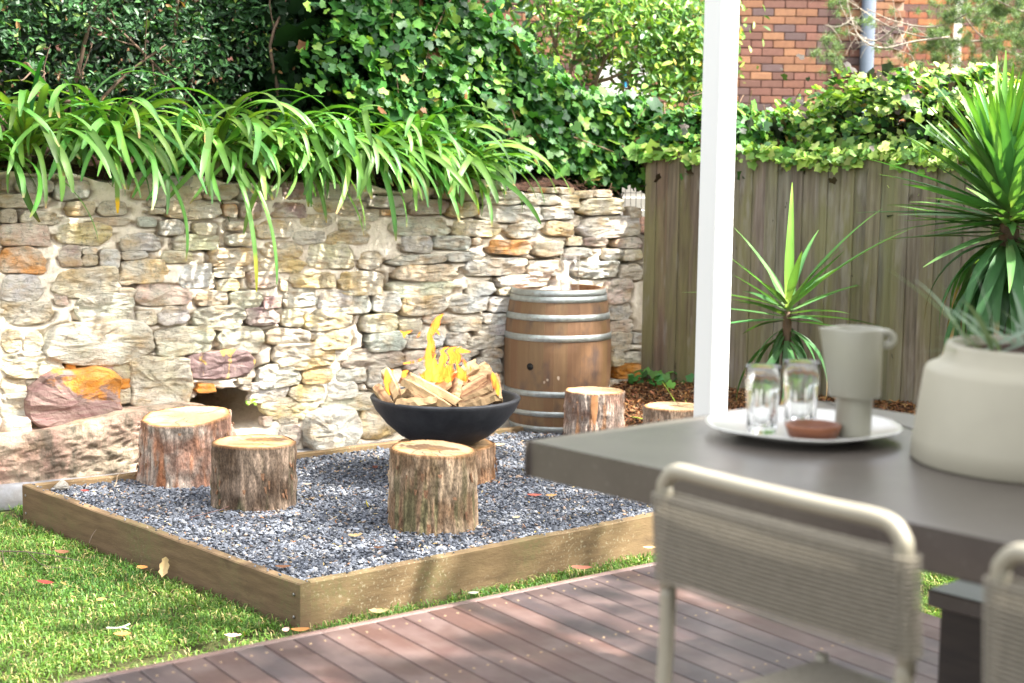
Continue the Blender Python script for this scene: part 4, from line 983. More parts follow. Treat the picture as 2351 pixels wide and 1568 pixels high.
# ================================================================== LAWN
def stripe_mask(X, Y):
    """true where grass grows: outside the bed, not under the wall strip"""
    P2 = [bed(-.012, -.012), bed(4.05, -.012), bed(4.05, 2.9), nearL-BU*.012+BV*.03][:4]
    r = ~in_poly(X, Y, P2)
    wdist = (np.stack([X, Y], 1)-W0[:2])@WN[:2]; s_ = (np.stack([X, Y], 1)-W0[:2])@WD[:2]
    r &= wdist < -.30
    fd = -((np.stack([X, Y], 1)-F0[:2])@FN[:2]); r &= fd > 1.15
    return r
n = 620000
X = rng.uniform(-3.6, 4.2, n); Y = rng.uniform(3.2, 10, n)
px, py, f = project(np.stack([X, Y, np.full(n, GZ)], 1)); k = (px > -50) & (px < 2400) & (py < 1640) & stripe_mask(X, Y)
deckline = py > np.interp(px, [0, 150, 1535, 2400], [1660, 1640, 1400, 1480]); k &= ~deckline
X, Y = X[k], Y[k]; n = len(X)
patch = fbm(np.stack([X, Y, X*0], 1), 2.2, 91, 4); patch2 = fbm(np.stack([X, Y, X*0], 1), 7, 95, 3)
# thin, bare soil along the foot of the sleepers
d_edge = np.minimum(abs((np.stack([X, Y], 1)-BO[:2])@np.array([-BV[1], BV[0]])*1.0), abs((np.stack([X, Y], 1)-BO[:2])@np.array([-BU[1], BU[0]])))
kp = rng.random(n) < np.clip(.80+patch2*.5, .1, 1)*np.clip((d_edge+.02*patch2-.012)/.06, .06, 1); X, Y, patch, patch2 = X[kp], Y[kp], patch[kp], patch2[kp]; n = len(X)
H = rng.uniform(.014, .038, n)*(1+.3*patch2); Wd = rng.uniform(.0016, .0036, n); az = rng.uniform(0, 6.28, n); lean = rng.uniform(.3, 1.9, n)
dirx, diry = np.cos(az), np.sin(az); sx, sy = -diry, dirx
c0 = np.stack([X, Y, np.full(n, GZ-.004)], 1); side = np.stack([sx, sy, np.zeros(n)], 1)*Wd[:, None]; d_ = np.stack([dirx, diry, np.zeros(n)], 1)
mid = c0+d_*(H*.35*lean)[:, None]+[0, 0, 1.]*(H*.62)[:, None]; tip = c0+d_*(H*1.0*lean)[:, None]+[0, 0, 1.]*(H*np.clip(1.15-.45*lean, .25, 1))[:, None]
V = np.stack([c0-side, c0+side, mid+side*.9, mid-side*.9, tip], 1).reshape(-1, 3)
b_ = (np.arange(n)*5)[:, None]; F = np.concatenate([b_+[0, 1, 2], b_+[0, 2, 3], b_+[3, 2, 4]], 0)
T = np.array([.085, .17, .028])*(1+np.clip(patch, -1, 1)[:, None]*np.array([.35, .1, .0]))*np.exp(rng.normal(0, .26, (n, 1)))
w = rng.random(n); straw = w < (.10+.12*np.clip(patch2, 0, 1)); T[straw] = np.array([.40, .33, .15])*np.exp(rng.normal(0, .25, (straw.sum(), 1)))
T[w > .95] = (.22, .32, .06)
tag(mesh('lawn', V, F, leafmat('grass_blade', .5, .3, .3), tint=np.repeat(np.clip(T, .01, .8), 5, axis=0), smooth=False), 'short green buffalo lawn flecked with straw beside the gravel bed', kind='stuff')

# ================================================================== DECK
DZ = .33
E1, E2 = onz(661.84, 1460.6, DZ), onz(1436.06, 1303.6, DZ); EU = (E2-E1)/np.linalg.norm(E2-E1); pitch = np.linalg.norm(E2-E1)/14
BD = np.array([.565, -.825, 0]); BD /= np.linalg.norm(BD); BN = np.array([-BD[1], BD[0], 0]); BN = BN if BN@EU > 0 else -BN
pw_ = pitch*(EU@BN)
md_ = NT('merbau_decking'); oc = md_.objc()
tcn = md_.pos((1, 1, 1), True)
rot = md_.n('ShaderNodeMapping'); rot.inputs['Rotation'].default_value = (0, 0, math.atan2(-BD[1], BD[0])); rot.inputs['Scale'].default_value = (1, 1, 1); md_.l(tcn, rot.inputs[0])
st_ = md_.n('ShaderNodeMapping'); st_.inputs['Scale'].default_value = (2.2, 42, 1); md_.l(rot.outputs[0], st_.inputs[0])
c1 = md_.mix(md_.noise(st_.outputs[0], 1.5, 5, .6, lo=.3, hi=.7), oc, md_.mix(.5, oc, (.05, .02, .015)))
c1 = md_.mix(md_.noise(rot.outputs[0], 5, 4, lo=.45, hi=.75), c1, (.14, .095, .085))
md_.base(c1, .42, .5); rr_ = md_.noise(rot.outputs[0], 7, 4, lo=.2, hi=.8); mr_ = md_.n('ShaderNodeMapRange'); mr_.inputs[3].default_value = .32; mr_.inputs[4].default_value = .55; md_.l(rr_, mr_.inputs[0]); md_.l(mr_.outputs[0], md_.b.inputs['Roughness'])
md_.bump(md_.noise(st_.outputs[0], 3, 4), .25, .002); M_deck = md_.m
deck = thing('deck', tuple(E1+[0, 0, -.04]), 'red brown hardwood deck with dappled sunlight along the lawn', 'deck'); deck['kind'] = 'structure'; del deck['category']
CORN = E1+EU*1.79                                                       # the deck's far corner, where the post stands
brd = BN*.0
M_screw = plain('brass_coloured_screw', (.46, .33, .20), rough=.35, metal=.6)
r4 = np.random.default_rng(12)
sv, sf = lathe([(.0001, .0012), (.0036, .001), (.0045, 0)], (0, 0, 0), 8, (False, False)); screw_me = mesh_data('screw', sv, sf, M_screw)
i0, i1 = -26, 19
eb = .030                                                               # width of the narrow edge board
for i in range(i0, i1):
    a0 = i*pitch+.0; La = 4.6 if i > -12 else 3.2
    st0 = E1+EU*(a0+pitch*.5)+BD*(eb/abs(BD@np.array([-EU[1], EU[0], 0])))*1.0
    wv = (pw_-.0045)/2
    # the end of each board is cut along the deck's edge
    hw = BN*wv; sk = EU*(wv/(EU@BN))
    V = []
    for p_, e_ in ((st0, 0), (st0+BD*La, 1)):
        for sgn in (-1, 1):
            q = p_+(sk if not e_ else hw)*sgn
            V += [q+[0, 0, -.019], q+[0, 0, -.0015], q-(sk if not e_ else hw)*sgn*.03+[0, 0, 0]]
    F = [[0, 1, 7, 6], [1, 2, 8, 7], [2, 5, 11, 8], [5, 4, 10, 11], [4, 3, 9, 10], [3, 0, 6, 9], [0, 3, 4, 5, 2, 1], [6, 7, 8, 11, 10, 9]]
    cc = np.array([(.070, .037, .032), (.052, .033, .032), (.082, .042, .033), (.048, .035, .037)][r4.integers(4)])*r4.uniform(.85, 1.15)
    bo = mesh('board', V, orient(V, F), M_deck, deck, origin=st0, smooth=False, color=tuple(cc)); bo.rotation_euler = (0, 0, 0)
    for j, L_ in enumerate(np.arange(.07, 3.0, .45)):
        for sgn in (-1, 1):
            q = E1+EU*(a0+pitch*.5)+EU*sgn*.024+BD*(eb+L_)+[0, 0, .0006]; qx, qy, _ = project(q)
            if -30 < qx < 2000 and 1200 < qy < 1600: link('screw', screw_me, bo, q)
A = E1+EU*(i0*pitch); B = CORN
V, F = box((A+B)/2+BD*(eb/2)*.98+[0, 0, -.02], EU, np.array([-EU[1], EU[0], 0]), [0, 0, 1], (np.linalg.norm(B-A)/2, eb/2-.001, .0205), .002)
mesh('edge_board', V, F, M_deck, deck, origin=A, smooth=False, color=(.20, .12, .10))
V, F = box((A+B)/2+BD*.05+[0, 0, -.25], EU, np.array([-EU[1], EU[0], 0]), [0, 0, 1], (np.linalg.norm(B-A)/2-.01, .015, .20), .002)
mesh('fascia', V, F, M_deck, deck, smooth=False, color=(.10, .06, .05))
for k in range(6):
    a = E1+BD*(.12+.45*k)+EU*(i0*pitch); b_ = CORN+BD*(.12+.45*k); V, F = box((a+b_)/2+[0, 0, -.08], EU, np.array([-EU[1], EU[0], 0]), [0, 0, 1], (np.linalg.norm(b_-a)/2-.05, .02, .058), .002)
    mesh('joist', V, F, M_pal, deck, smooth=False, color=(.12, .09, .06))

# ================================================================== WHITE POST AND PATIO ROOF
M_post = plain('white_powder_coat', (.78, .78, .775), (.70, .705, .70), 2.2, .35, stretch=(1, 1, .25), lo=.3, hi=.75)
pc = atd(1641, 600, CORN[1]-.02)
patio = thing('patio_cover', (pc[0], pc[1], DZ), 'white square post of the patio roof standing at the corner of the deck', 'post')
UV = np.array([-EU[1], EU[0], 0])
V, F = box((pc[0], pc[1], (DZ+2.82)/2), EU, UV, [0, 0, 1], (.045, .045, (2.82-DZ)/2), .004); mesh('post', V, F, M_post, patio, smooth=False)
V, F = box((pc[0], pc[1], DZ+.006), EU, UV, [0, 0, 1], (.07, .07, .005), .001); mesh('base_plate', V, F, M_post, patio, smooth=False)
rc = np.array([pc[0], pc[1], 0])+EU*1.7-UV*4.85
V, F = box(rc+[0, 0, 2.90], EU, UV, [0, 0, 1], (2.9, 2.5, .04), .005); mesh('roof_panel', V, F, M_post, patio, smooth=False)  # unseen roof, sized and set back so its shade covers the table
rc2 = np.array([pc[0], pc[1], 0])+EU*-.6-UV*7.0
V, F = box(rc2+[0, 0, 2.99], EU, UV, [0, 0, 1], (5.4, 2.9, .04), .005); mesh('roof_panel', V, F, M_post, patio, smooth=False)  # unseen roof carried over the camera to cut sky light below
V, F = box(np.array([pc[0], pc[1], 2.79])+EU*1.9, EU, UV, [0, 0, 1], (2.3, .03, .065), .004); mesh('beam', V, F, M_post, patio, smooth=False)

for k in range(5):
    V, F = box(np.array([pc[0], pc[1], 2.80])+EU*(.02+1.0*k)-UV*1.2, EU, UV, [0, 0, 1], (.022, 1.14, .05), .003); mesh('rafter', V, F, M_post, patio, smooth=False)

hb = np.array([pc[0], pc[1], 0])+EU*-.6-UV*9.6
V, F = box(hb+[0, 0, 1.5], EU, UV, [0, 0, 1], (5.4, .1, 1.65), .005)
own = thing('home', tuple(hb), 'rendered rear wall of the home behind the deck', 'house'); mesh('wall', V, F, plain('beige_render', (.42, .38, .32), (.38, .34, .29), 4, .9), own, smooth=False)
V, F = box(hb+UV*.12+[0, 0, 1.35], EU, UV, [0, 0, 1], (1.6, .03, 1.02), .005); mesh('glass_door', V, F, M_dkgl, own, smooth=False)

# ================================================================== STUMPS
def stump(label, c, r, h, barkc, facec, seed, oval=(1, 1), flare=.06, stain=None, tilt=(0, 0), ridge=.010, coarse=1.0):
    r_ = np.random.default_rng(seed); c = np.array(c, float); n, m_ = 240, 76
    a = np.linspace(0, 2*math.pi, n, endpoint=False); zz = np.linspace(-.02, h, m_)
    Aa, Zz = np.meshgrid(a, zz, indexing='ij')
    out = r*(1+.03*np.sin(2*Aa+seed)+.025*np.sin(3*Aa+seed*2)+.012*np.sin(7*Aa+seed)+flare*(1-Zz/h)**2)
    Q = np.stack([np.cos(Aa)*r*62*coarse, np.sin(Aa)*r*62*coarse, Zz*8+seed*3], -1)
    rid = 1-abs(vnoise(Q+1.2*np.stack([fbm(Q*.4, 1, 3), fbm(Q*.4, 1, 4), Zz*0], -1), 1, seed))*1.9; rid = np.where(rid > .55, .55+(rid-.55)*.35, rid)*-1+.6; rid2 = fbm(Q*[2.4, 2.4, 4], 1, seed+3); Q3 = np.stack([np.cos(Aa)*r, np.sin(Aa)*r, Zz], -1); big = fbm(Q3, 9, seed+7)
    out = out+ridge*(rid*.62+rid2*.5+big*.7); out[:, -1] -= .004
    tx, ty = tilt
    top = (Zz/h)**3*(tx*np.cos(Aa)+ty*np.sin(Aa))*r
    P = np.stack([c[0]+np.cos(Aa)*out*oval[0], c[1]+np.sin(Aa)*out*oval[1], c[2]+Zz+top], -1)
    I = np.arange(n*m_).reshape(n, m_); J = np.roll(I, -1, 0)
    F = np.stack([I[:, :-1], J[:, :-1], J[:, 1:], I[:, 1:]], -1).reshape(-1, 4)
    t_ = thing('log_stump', tuple(c), label, 'log stump', 'sawn log stumps used as seats and a stand')
    d1, d2, d3 = [np.array(x) for x in barkc]
    k1 = np.clip(.5+big*1.8+rid2*.5, 0, 1)[..., None]; T = d1*(1-k1)+d2*k1
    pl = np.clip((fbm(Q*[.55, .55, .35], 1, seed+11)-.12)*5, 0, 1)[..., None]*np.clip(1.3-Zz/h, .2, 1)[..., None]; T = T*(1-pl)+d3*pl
    T = T*(.42+1.1*np.clip(rid+.38, 0, .9))[..., None]*(1+.25*vnoise(Q*[3, 3, 9], 1, seed+13))[..., None]  # crevices between bark ridges darkened in the tint, painting their shade
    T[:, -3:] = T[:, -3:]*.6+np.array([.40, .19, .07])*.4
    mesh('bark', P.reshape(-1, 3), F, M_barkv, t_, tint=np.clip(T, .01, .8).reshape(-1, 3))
    rings = np.concatenate([np.linspace(.0, .88, 26), [.93, .965, 1.0]]); V, T = [], []
    edge = out[:, -1]; cracks = [(r_.uniform(0, 6.28), r_.uniform(.15, .6)) for _ in range(5)]
    sx, sy, sr = stain if stain else (.1, .1, .3)
    for q in rings:
        x = np.cos(a)*edge*q; y = np.sin(a)*edge*q; zt = h+q**1*(tx*np.cos(a)+ty*np.sin(a))*r
        dz_ = .0004*np.sin(x*260+y*90)+.004*fbm(np.stack([x, y, x*0+seed], 1), 18, seed)-(.003 if q > .99 else 0)
        V.append(np.stack([c[0]+x*oval[0], c[1]+y*oval[1], c[2]+zt+dz_], 1))
        rr = q*r*(1+.05*np.sin(2*a)); ring = .5+.5*np.sin(rr*300+3*fbm(np.stack([x, y, x*0], 1), 14, seed+2))
        col_ = np.array(facec)*(1-.05*ring[:, None])*(1+.16*fbm(np.stack([x*60, y*12, x*0], 1), 1, seed)[:, None])
        ds = np.sqrt(((x-sx*r)/1.9)**2+((y-sy*r)/.8)**2)/r+.22*fbm(np.stack([x, y, x*0+5], 1), 26, seed+5)
        s_ = np.clip((sr*1.25-ds)*9, 0, 1)[:, None]*.85; col_ = col_*(1-s_)+np.array([.16, .075, .035])*s_
        yl = np.clip((fbm(np.stack([x*7, y*22, x*0+9], 1), 1, seed+6)-.30)*5, 0, 1)[:, None]*.6; col_ = col_*(1-yl)+np.array([.50, .27, .07])*yl
        for ca, ch in cracks:
            dc = abs((a-ca-.12*math.sin(q*9)+math.pi) % (2*math.pi)-math.pi)*q*r; m3 = (dc < .0035)[:, None]*(q > ch)*.75; col_ = col_*(1-m3)+np.array([.10, .05, .025])*m3
        if q > .9: col_ = np.array([.42, .22, .09])*(1.3 if q < .96 else .8)+0*col_
        T.append(col_)
    m2 = len(rings); V = np.vstack(V); T = np.vstack(T); I = np.arange(n*m2).reshape(m2, n); J = np.roll(I, -1, 1)
    F = np.stack([I[:-1], J[:-1], J[1:], I[1:]], -1).reshape(-1, 4)[:, ::-1]
    mesh('cut_face', V, F, M_cut, t_, tint=np.clip(T, .01, .85))
    # torn splinters and flakes of bark standing off the trunk
    fl = []
    for _ in range(36):
        aa = r_.uniform(0, 6.28); z = r_.uniform(.03, h-.02); L = r_.uniform(.01, .05); w_ = r_.uniform(.004, .012); o_ = r*(1+flare*(1-z/h)**2)+ridge*.9
        d = np.array([math.cos(aa)*oval[0], math.sin(aa)*oval[1], 0]); s3 = np.array([-d[1], d[0], 0])
        p = c+d*o_+[0, 0, z]; fl.append((np.array([p-s3*w_, p+s3*w_, p+s3*w_*.5+d*r_.uniform(.003, .012)-[0, 0, L], p-s3*w_*.6+d*.004-[0, 0, L*.8], p-d*.006-[0, 0, L*.4]]), [[0, 1, 2, 3], [0, 3, 4], [1, 4, 2], [0, 4, 1], [2, 4, 3]]))
    V, F = merge(fl); tag(mesh('bark_flakes', V, F, M_barkv, t_, tint=np.tile([[.26, .14, .08]], (len(V), 1)), smooth=False), kind='stuff')
    return t_
M_barkv = tinted('rough_bark', .9, .2, 160, .55, .8, 130, (1, 1, .45), .006)
M_cut = tinted('sawn_end_grain', .7, .25, 220, .22, .25, 180)
FC = (.58, .43, .25)
GREYB = [(.30, .17, .12), (.40, .33, .27), (.42, .18, .09)]; DARKB = [(.13, .085, .055), (.30, .22, .16), (.11, .10, .055)]; MIDB = [(.27, .17, .10), (.42, .31, .21), (.19, .165, .085)]
def basepos(px_, D_): p = atd(px_, 900, D_); return (p[0], p[1], 0)
stump('wide oval log stump nearest the stone wall, with peeling grey bark', basepos(427, 8.02), .235, .352, GREYB, FC, 3, (1.03, .92), .10, (9, 9, .1), (.06, .10), .013, .7)
stump('dark barked log stump with a reddish rim in front of the oval one', basepos(583, 7.44), .204, .325, DARKB, FC, 8, (1, 1), .02, (.35, .25, .30), (0, 0), .010)
stump('front centre log stump with rough tan bark and a brown heart mark', basepos(995, 7.04), .198, .375, MIDB, FC, 14, (1, 1), .05, (-.05, .05, .34), (-.04, .02), .012)
stump('low wide log stump carrying the black fire bowl', basepos(1028, 8.2), .262, .19, [(.32, .18, .10), (.42, .28, .18), (.30, .15, .07)], (.55, .36, .20), 21, (1, 1), .03, (0, 0, .2), (0, 0), .012)
stump('log stump with an orange bark scar in front of the wine barrel', basepos(1365, 9.2), .180, .352, [(.32, .20, .15), (.46, .38, .32), (.50, .26, .13)], FC, 27, (1, 1), .03, (9, 9, .1), (0, 0), .011)
stump('short log stump partly behind the white post, on the mulch side of the gravel', basepos(1549, 8.6), .172, .352, [(.28, .18, .12), (.48, .36, .26), (.36, .20, .11)], FC, 33, (1, 1), .02, (0, 0, .15), (0, 0), .009)
# orange scar on the fifth stump
for o in bpy.data.objects:
    if o.name.startswith('log_stump') and 'orange bark scar' in o.get('label', ''):
        q = WO[o.name]; a = -1.62; d = np.array([math.cos(a), math.sin(a), 0]); s3 = np.array([-d[1], d[0], 0]); V = []
        for z, w_ in ((.345, .020), (.27, .022), (.20, .014), (.165, .003)):
            for k in (-1, 0, 1): V.append(q+d*(.1975-.002*abs(k))+s3*w_*k+[0, 0, z])
        mesh('bark_scar', V, [[i*3+k, i*3+k+1, (i+1)*3+k+1, (i+1)*3+k] for i in range(3) for k in (0, 1)], plain('orange_bare_wood', (.55, .27, .12), (.45, .2, .08), 30, .8), o)

# ================================================================== BARREL
bc = np.array([*atd(1280, 800, 9.9)[:2], 0.0])
M_oak = NT('barrel_oak'); oc = M_oak.objc(); vv = M_oak.pos((14, 14, 1.2))
c1 = M_oak.mix(M_oak.noise(vv, 2, 5, .6, lo=.3, hi=.7), oc, M_oak.mix(.45, oc, (.12, .055, .03)))
c1 = M_oak.mix(M_oak.mul(M_oak.noise(M_oak.pos((1, 1, .6)), 7, 4, lo=.54, hi=.68), .75), c1, (.07, .05, .045))
M_oak.base(c1, .55, .4); M_oak.bump(M_oak.noise(vv, 6, 5), .35, .003); M_oak = M_oak.m
M_galv = NT('galvanised_hoop'); vv = M_galv.pos(); M_galv.base(M_galv.mix(M_galv.noise(vv, 24, 5, .65, lo=.35, hi=.7), (.40, .43, .43), (.27, .28, .25)), .42, .5); M_galv.b.inputs['Metallic'].default_value = .55; M_galv = M_galv.m
barrel = thing('wine_barrel', tuple(bc), 'upright oak wine barrel with galvanised hoops and a bung hole by the stone wall', 'barrel')
BH = .945
def brad(z): u = (z-BH/2)/(BH/2); return .362-.052*abs(u)**2.1
NS = 26; r5 = np.random.default_rng(4); edges = np.cumsum(r5.uniform(.75, 1.25, NS)); edges = edges/edges[-1]*2*math.pi
for i in range(NS):
    a0, a1 = (edges[i-1] if i else 0)+.0008, edges[i]-.0008; V = []; zz = np.linspace(0, BH, 15)
    for z in zz:
        R_ = brad(z)
        for a in np.linspace(a0, a1, 4): V.append(bc+[math.cos(a)*R_, math.sin(a)*R_, z])
        for a in (a1, a0): V.append(bc+[math.cos(a)*(R_-.024), math.sin(a)*(R_-.024), z])
    F = [[j*6+k, j*6+(k+1) % 6, (j+1)*6+(k+1) % 6, (j+1)*6+k] for j in range(14) for k in range(6)]+[[0, 5, 4, 3, 2, 1], [14*6+k for k in range(6)]]
    mesh('stave', V, F, M_oak, barrel, smooth=False, color=tuple(np.array((.215, .125, .062))*r5.uniform(.86, 1.14)*(1+r5.normal(0, .04, 3))))
V, F = lathe([(.001, BH-.045), (.305, BH-.045), (.305, BH-.075), (.001, BH-.075)], bc, 48, (False, False)); mesh('head', V, F, M_oak, barrel, smooth=False, color=(.30, .15, .08))
for z0, z1 in ((.904, .943), (.863, .902), (.743, .785), (.610, .653), (.245, .284), (.112, .149), (.004, .046)):
    z0_, z1_ = (z0, z1) if z1-z0 < .06 else (z0, z1)
    prof = [(brad(z0_)+.0005, z0_), (brad(z0_)+.0045, z0_+.001), (brad((z0_+z1_)/2)+.0048, (z0_+z1_)/2), (brad(z1_)+.0045, z1_-.001), (brad(z1_)+.0005, z1_)]
    V, F = lathe(prof, bc, 72, (False, False)); hp = mesh('hoop', V, F, M_galv, barrel)
    for da in (-.16, .0):
        a = math.atan2(-bc[1], -bc[0])-.38+da; R_ = brad((z0+z1)/2)+.005; q = bc+[math.cos(a)*R_, math.sin(a)*R_, (z0+z1)/2]; d = np.array([math.cos(a), math.sin(a), 0])
        V, F = tube([q, q+d*.003, q+d*.0045], [.006, .005, .001], 8); mesh('rivet', V, F, M_bolt, hp)
q = onplane(1217, 842, bc+np.array([-.15, -.32, 0]), np.array([.25, .97, 0])); a = math.atan2(q[1]-bc[1], q[0]-bc[0]); d = np.array([math.cos(a), math.sin(a), 0]); q = bc+d*(brad(q[2])+.0015)+[0, 0, q[2]-.0]
V, F = tube([q-d*.03, q+d*.001], [.023, .0235], 20); mesh('bung_hole', V, F, plain('bung_hole_painted_shade', (.008, .006, .005), rough=.9), barrel)  # black capped plug paints the dark inside of the hole
for x, y, rr in ((1257, 872, .008), (1249, 878, .007), (1282, 868, .010), (1210, 845, .0)):
    if rr:
        p_ = onplane(x, y, bc+np.array([-.02, -.355, 0]), np.array([0, 1., 0])); aa = math.atan2(p_[1]-bc[1], p_[0]-bc[0]); dd_ = np.array([math.cos(aa), math.sin(aa), 0]); s3 = np.array([-dd_[1], dd_[0], 0])
        cq = bc+dd_*(brad(p_[2])+.002)+[0, 0, p_[2]]; V = [cq+s3*rr*math.cos(t)*r5.uniform(.6, 1.1)+np.array([0, 0, 1.])*rr*1.4*math.sin(t)*r5.uniform(.6, 1.1) for t in np.linspace(0, 6.28, 9)[:-1]]
        mesh('paint_chip', V, [list(range(8))], plain('pale_chip', (.55, .42, .30)) if 'pale_chip' not in bpy.data.materials else bpy.data.materials['pale_chip'], barrel)

# ------------------------------------------------------------------ glass
mg = NT('clear_glass'); mg.b.inputs['Transmission Weight'].default_value = 1; mg.base((.97, .98, .98), .02, .5); mg.b.inputs['IOR'].default_value = 1.45; M_glass = mg.m
mg = NT('thin_clear_glass'); lz_ = mg.n('ShaderNodeLayerWeight'); lz_.inputs[0].default_value = .5; pz_ = mg.n('ShaderNodeMath', operation='POWER'); mg.l(lz_.outputs['Facing'], pz_.inputs[0]); pz_.inputs[1].default_value = 3.0; fz_ = mg.n('ShaderNodeMath', operation='MULTIPLY_ADD'); mg.l(pz_.outputs[0], fz_.inputs[0]); fz_.inputs[1].default_value = .6; fz_.inputs[2].default_value = .04; tz_ = mg.n('ShaderNodeBsdfTransparent'); tz_.inputs[0].default_value = (.95, .96, .97, 1)
gz_ = mg.n('ShaderNodeBsdfGlossy'); gz_.inputs['Roughness'].default_value = .03; xz_ = mg.n('ShaderNodeMixShader'); mg.l(fz_.outputs[0], xz_.inputs[0]); mg.l(tz_.outputs[0], xz_.inputs[1]); mg.l(gz_.outputs[0], xz_.inputs[2]); mg.l(xz_.outputs[0], mg.out.inputs[0]); M_thin = mg.m
def tumbler(label, c, r, h, group=None, facets=10, wall=.0035, cat='glass', mat_=None):
    """faceted tumbler: smooth lip, scalloped panels below"""
    n = facets*6; V = []; c = np.array(c, float)
    prof = [(.001, .004, 0), (.80, .0, 0), (.84, .01, 1), (.87, h*.35, 1), (.91, h*.60, 1), (.965, h*.68, 0), (.98, h*.85, 0), (1.0, h-.002, 0), (.985, h, 0)]
    inner = [(.95, h-.002, 0), (.935, h*.7, 0), (.85, h*.35, 0), (.78, .016, 0), (.001, .014, 0)]
    for f_, z, sc_ in prof+inner:
        for k in range(n):
            a = 2*math.pi*k/n; rr = r*f_*(1-(.11*abs(math.cos(facets*a/2)) if sc_ else 0)); V.append(c+[rr*math.cos(a), rr*math.sin(a), z])
    m_ = len(prof+inner); F = [[i*n+k, i*n+(k+1) % n, (i+1)*n+(k+1) % n, (i+1)*n+k] for i in range(m_-1) for k in range(n)]
    o = mesh('drinking_glass', V, F, mat_ or M_glass, origin=c); return tag(o, label, cat, group)
hz = BH-.045
tumbler('left clear tumbler standing on the head of the wine barrel', bc+[-.045, -.14, hz+.001], .041, .10, 'clear glasses on top of the barrel', 8, mat_=M_thin)
tumbler('right clear tumbler in front of the tall jug on the wine barrel', bc+[.042, -.13, hz+.001], .041, .10, 'clear glasses on top of the barrel', 8, mat_=M_thin)
jc = bc+[.075, .02, hz+.001]
V, F = lathe([(.001, .004), (.062, 0), (.066, .01), (.064, .12), (.066, .255), (.063, .255), (.060, .12), (.061, .012), (.001, .010)], jc, 40, (False, False))
tag(mesh('glass_jug', V, F, M_thin, origin=jc), 'tall clear glass jug behind two tumblers on the wine barrel', 'jug', 'clear glasses on top of the barrel')

# ================================================================== FIRE BOWL, LOGS, FLAMES
fb = np.array([*atd(1023, 900, 8.15)[:2], .192])
M_bowl = NT('black_concrete'); vv = M_bowl.pos(); M_bowl.base(M_bowl.mix(M_bowl.noise(vv, 10, 6, .65, lo=.4, hi=.7), (.016, .017, .021), (.036, .037, .043)), .55, .4); M_bowl.bump(M_bowl.noise(vv, 70, 5), .35, .003); M_bowl = M_bowl.m
RB, HB = .418, .270
prof = [(.001, .0), (.13, .0), (.17, .012), (.25, .055), (.33, .125), (.39, .20), (.412, .245), (.419, .262), (.415, .269), (.400, .272), (.386, .269), (.380, .262), (.372, .24), (.33, .165), (.25, .09), (.15, .05), (.001, .045)]
V, F = lathe(prof, fb, 96, (False, False)); V = np.array(V); V[:, 2] += .0012*fbm(V, 20, 5)
o = mesh('fire_bowl', V, F, M_bowl, origin=fb); tag(o, 'wide black concrete fire bowl full of split firewood on a low stump', 'fire bowl')
M_split = tinted('split_wood', .8, .25, 90, .25, .5, 60, (1, 1, 1), .004)
def log(label, A, B, w_, h_, seed, pale=1.0, darkside=True, rough=.0):
    r_ = np.random.default_rng(seed); A, B = np.array(A, float), np.array(B, float); d, u, v = frame(B-A); ro = r_.uniform(-.5, .5)
    u, v = u*math.cos(ro)+v*math.sin(ro), v*math.cos(ro)-u*math.sin(ro)
    sec = [(-.5, -.28), (-.1, -.5), (.42, -.34), (.5, .05), (.18, .5), (-.12, .46), (-.42, .12)]; n = len(sec); seg = 9; V, T = [], []
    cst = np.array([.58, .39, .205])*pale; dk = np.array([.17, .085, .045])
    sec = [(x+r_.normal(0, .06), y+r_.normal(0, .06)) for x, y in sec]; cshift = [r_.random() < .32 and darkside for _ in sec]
    for i in range(seg+1):
        t_ = i/seg; sc_ = 1-.12*t_+.05*math.sin(9*t_+seed)+r_.normal(0, .015+rough)
        bow = (u*math.sin(t_*3.1)*.006+v*math.sin(t_*2.3+seed)*.006)
        for k, (x, y) in enumerate(sec):
            jx, jy = (r_.normal(0, .025+rough, 2) if 0 < i < seg else r_.normal(0, .05, 2)); e_ = d*(r_.normal(0, .008) if i in (0, seg) else 0)
            V.append(A+(B-A)*t_+bow+u*(x+jx)*w_*sc_+v*(y+jy)*h_*sc_+e_)
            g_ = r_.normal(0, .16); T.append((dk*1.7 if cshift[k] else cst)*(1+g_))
    F = [[i*n+k, i*n+(k+1) % n, (i+1)*n+(k+1) % n, (i+1)*n+k] for i in range(seg) for k in range(n)]+[list(range(n))[::-1], [seg*n+k for k in range(n)]]
    V = np.array(V); o = mesh('split_log', V, F, M_split, tint=np.clip(np.array(T), .02, .85), smooth=False); return tag(o, label, 'firewood', 'split firewood piled in the fire bowl')
def cp(cx, cy, dd_=0): return atd((1000+cx/2.351)*.574, (1250+cy/2.351)*.574, 8.15+dd_)
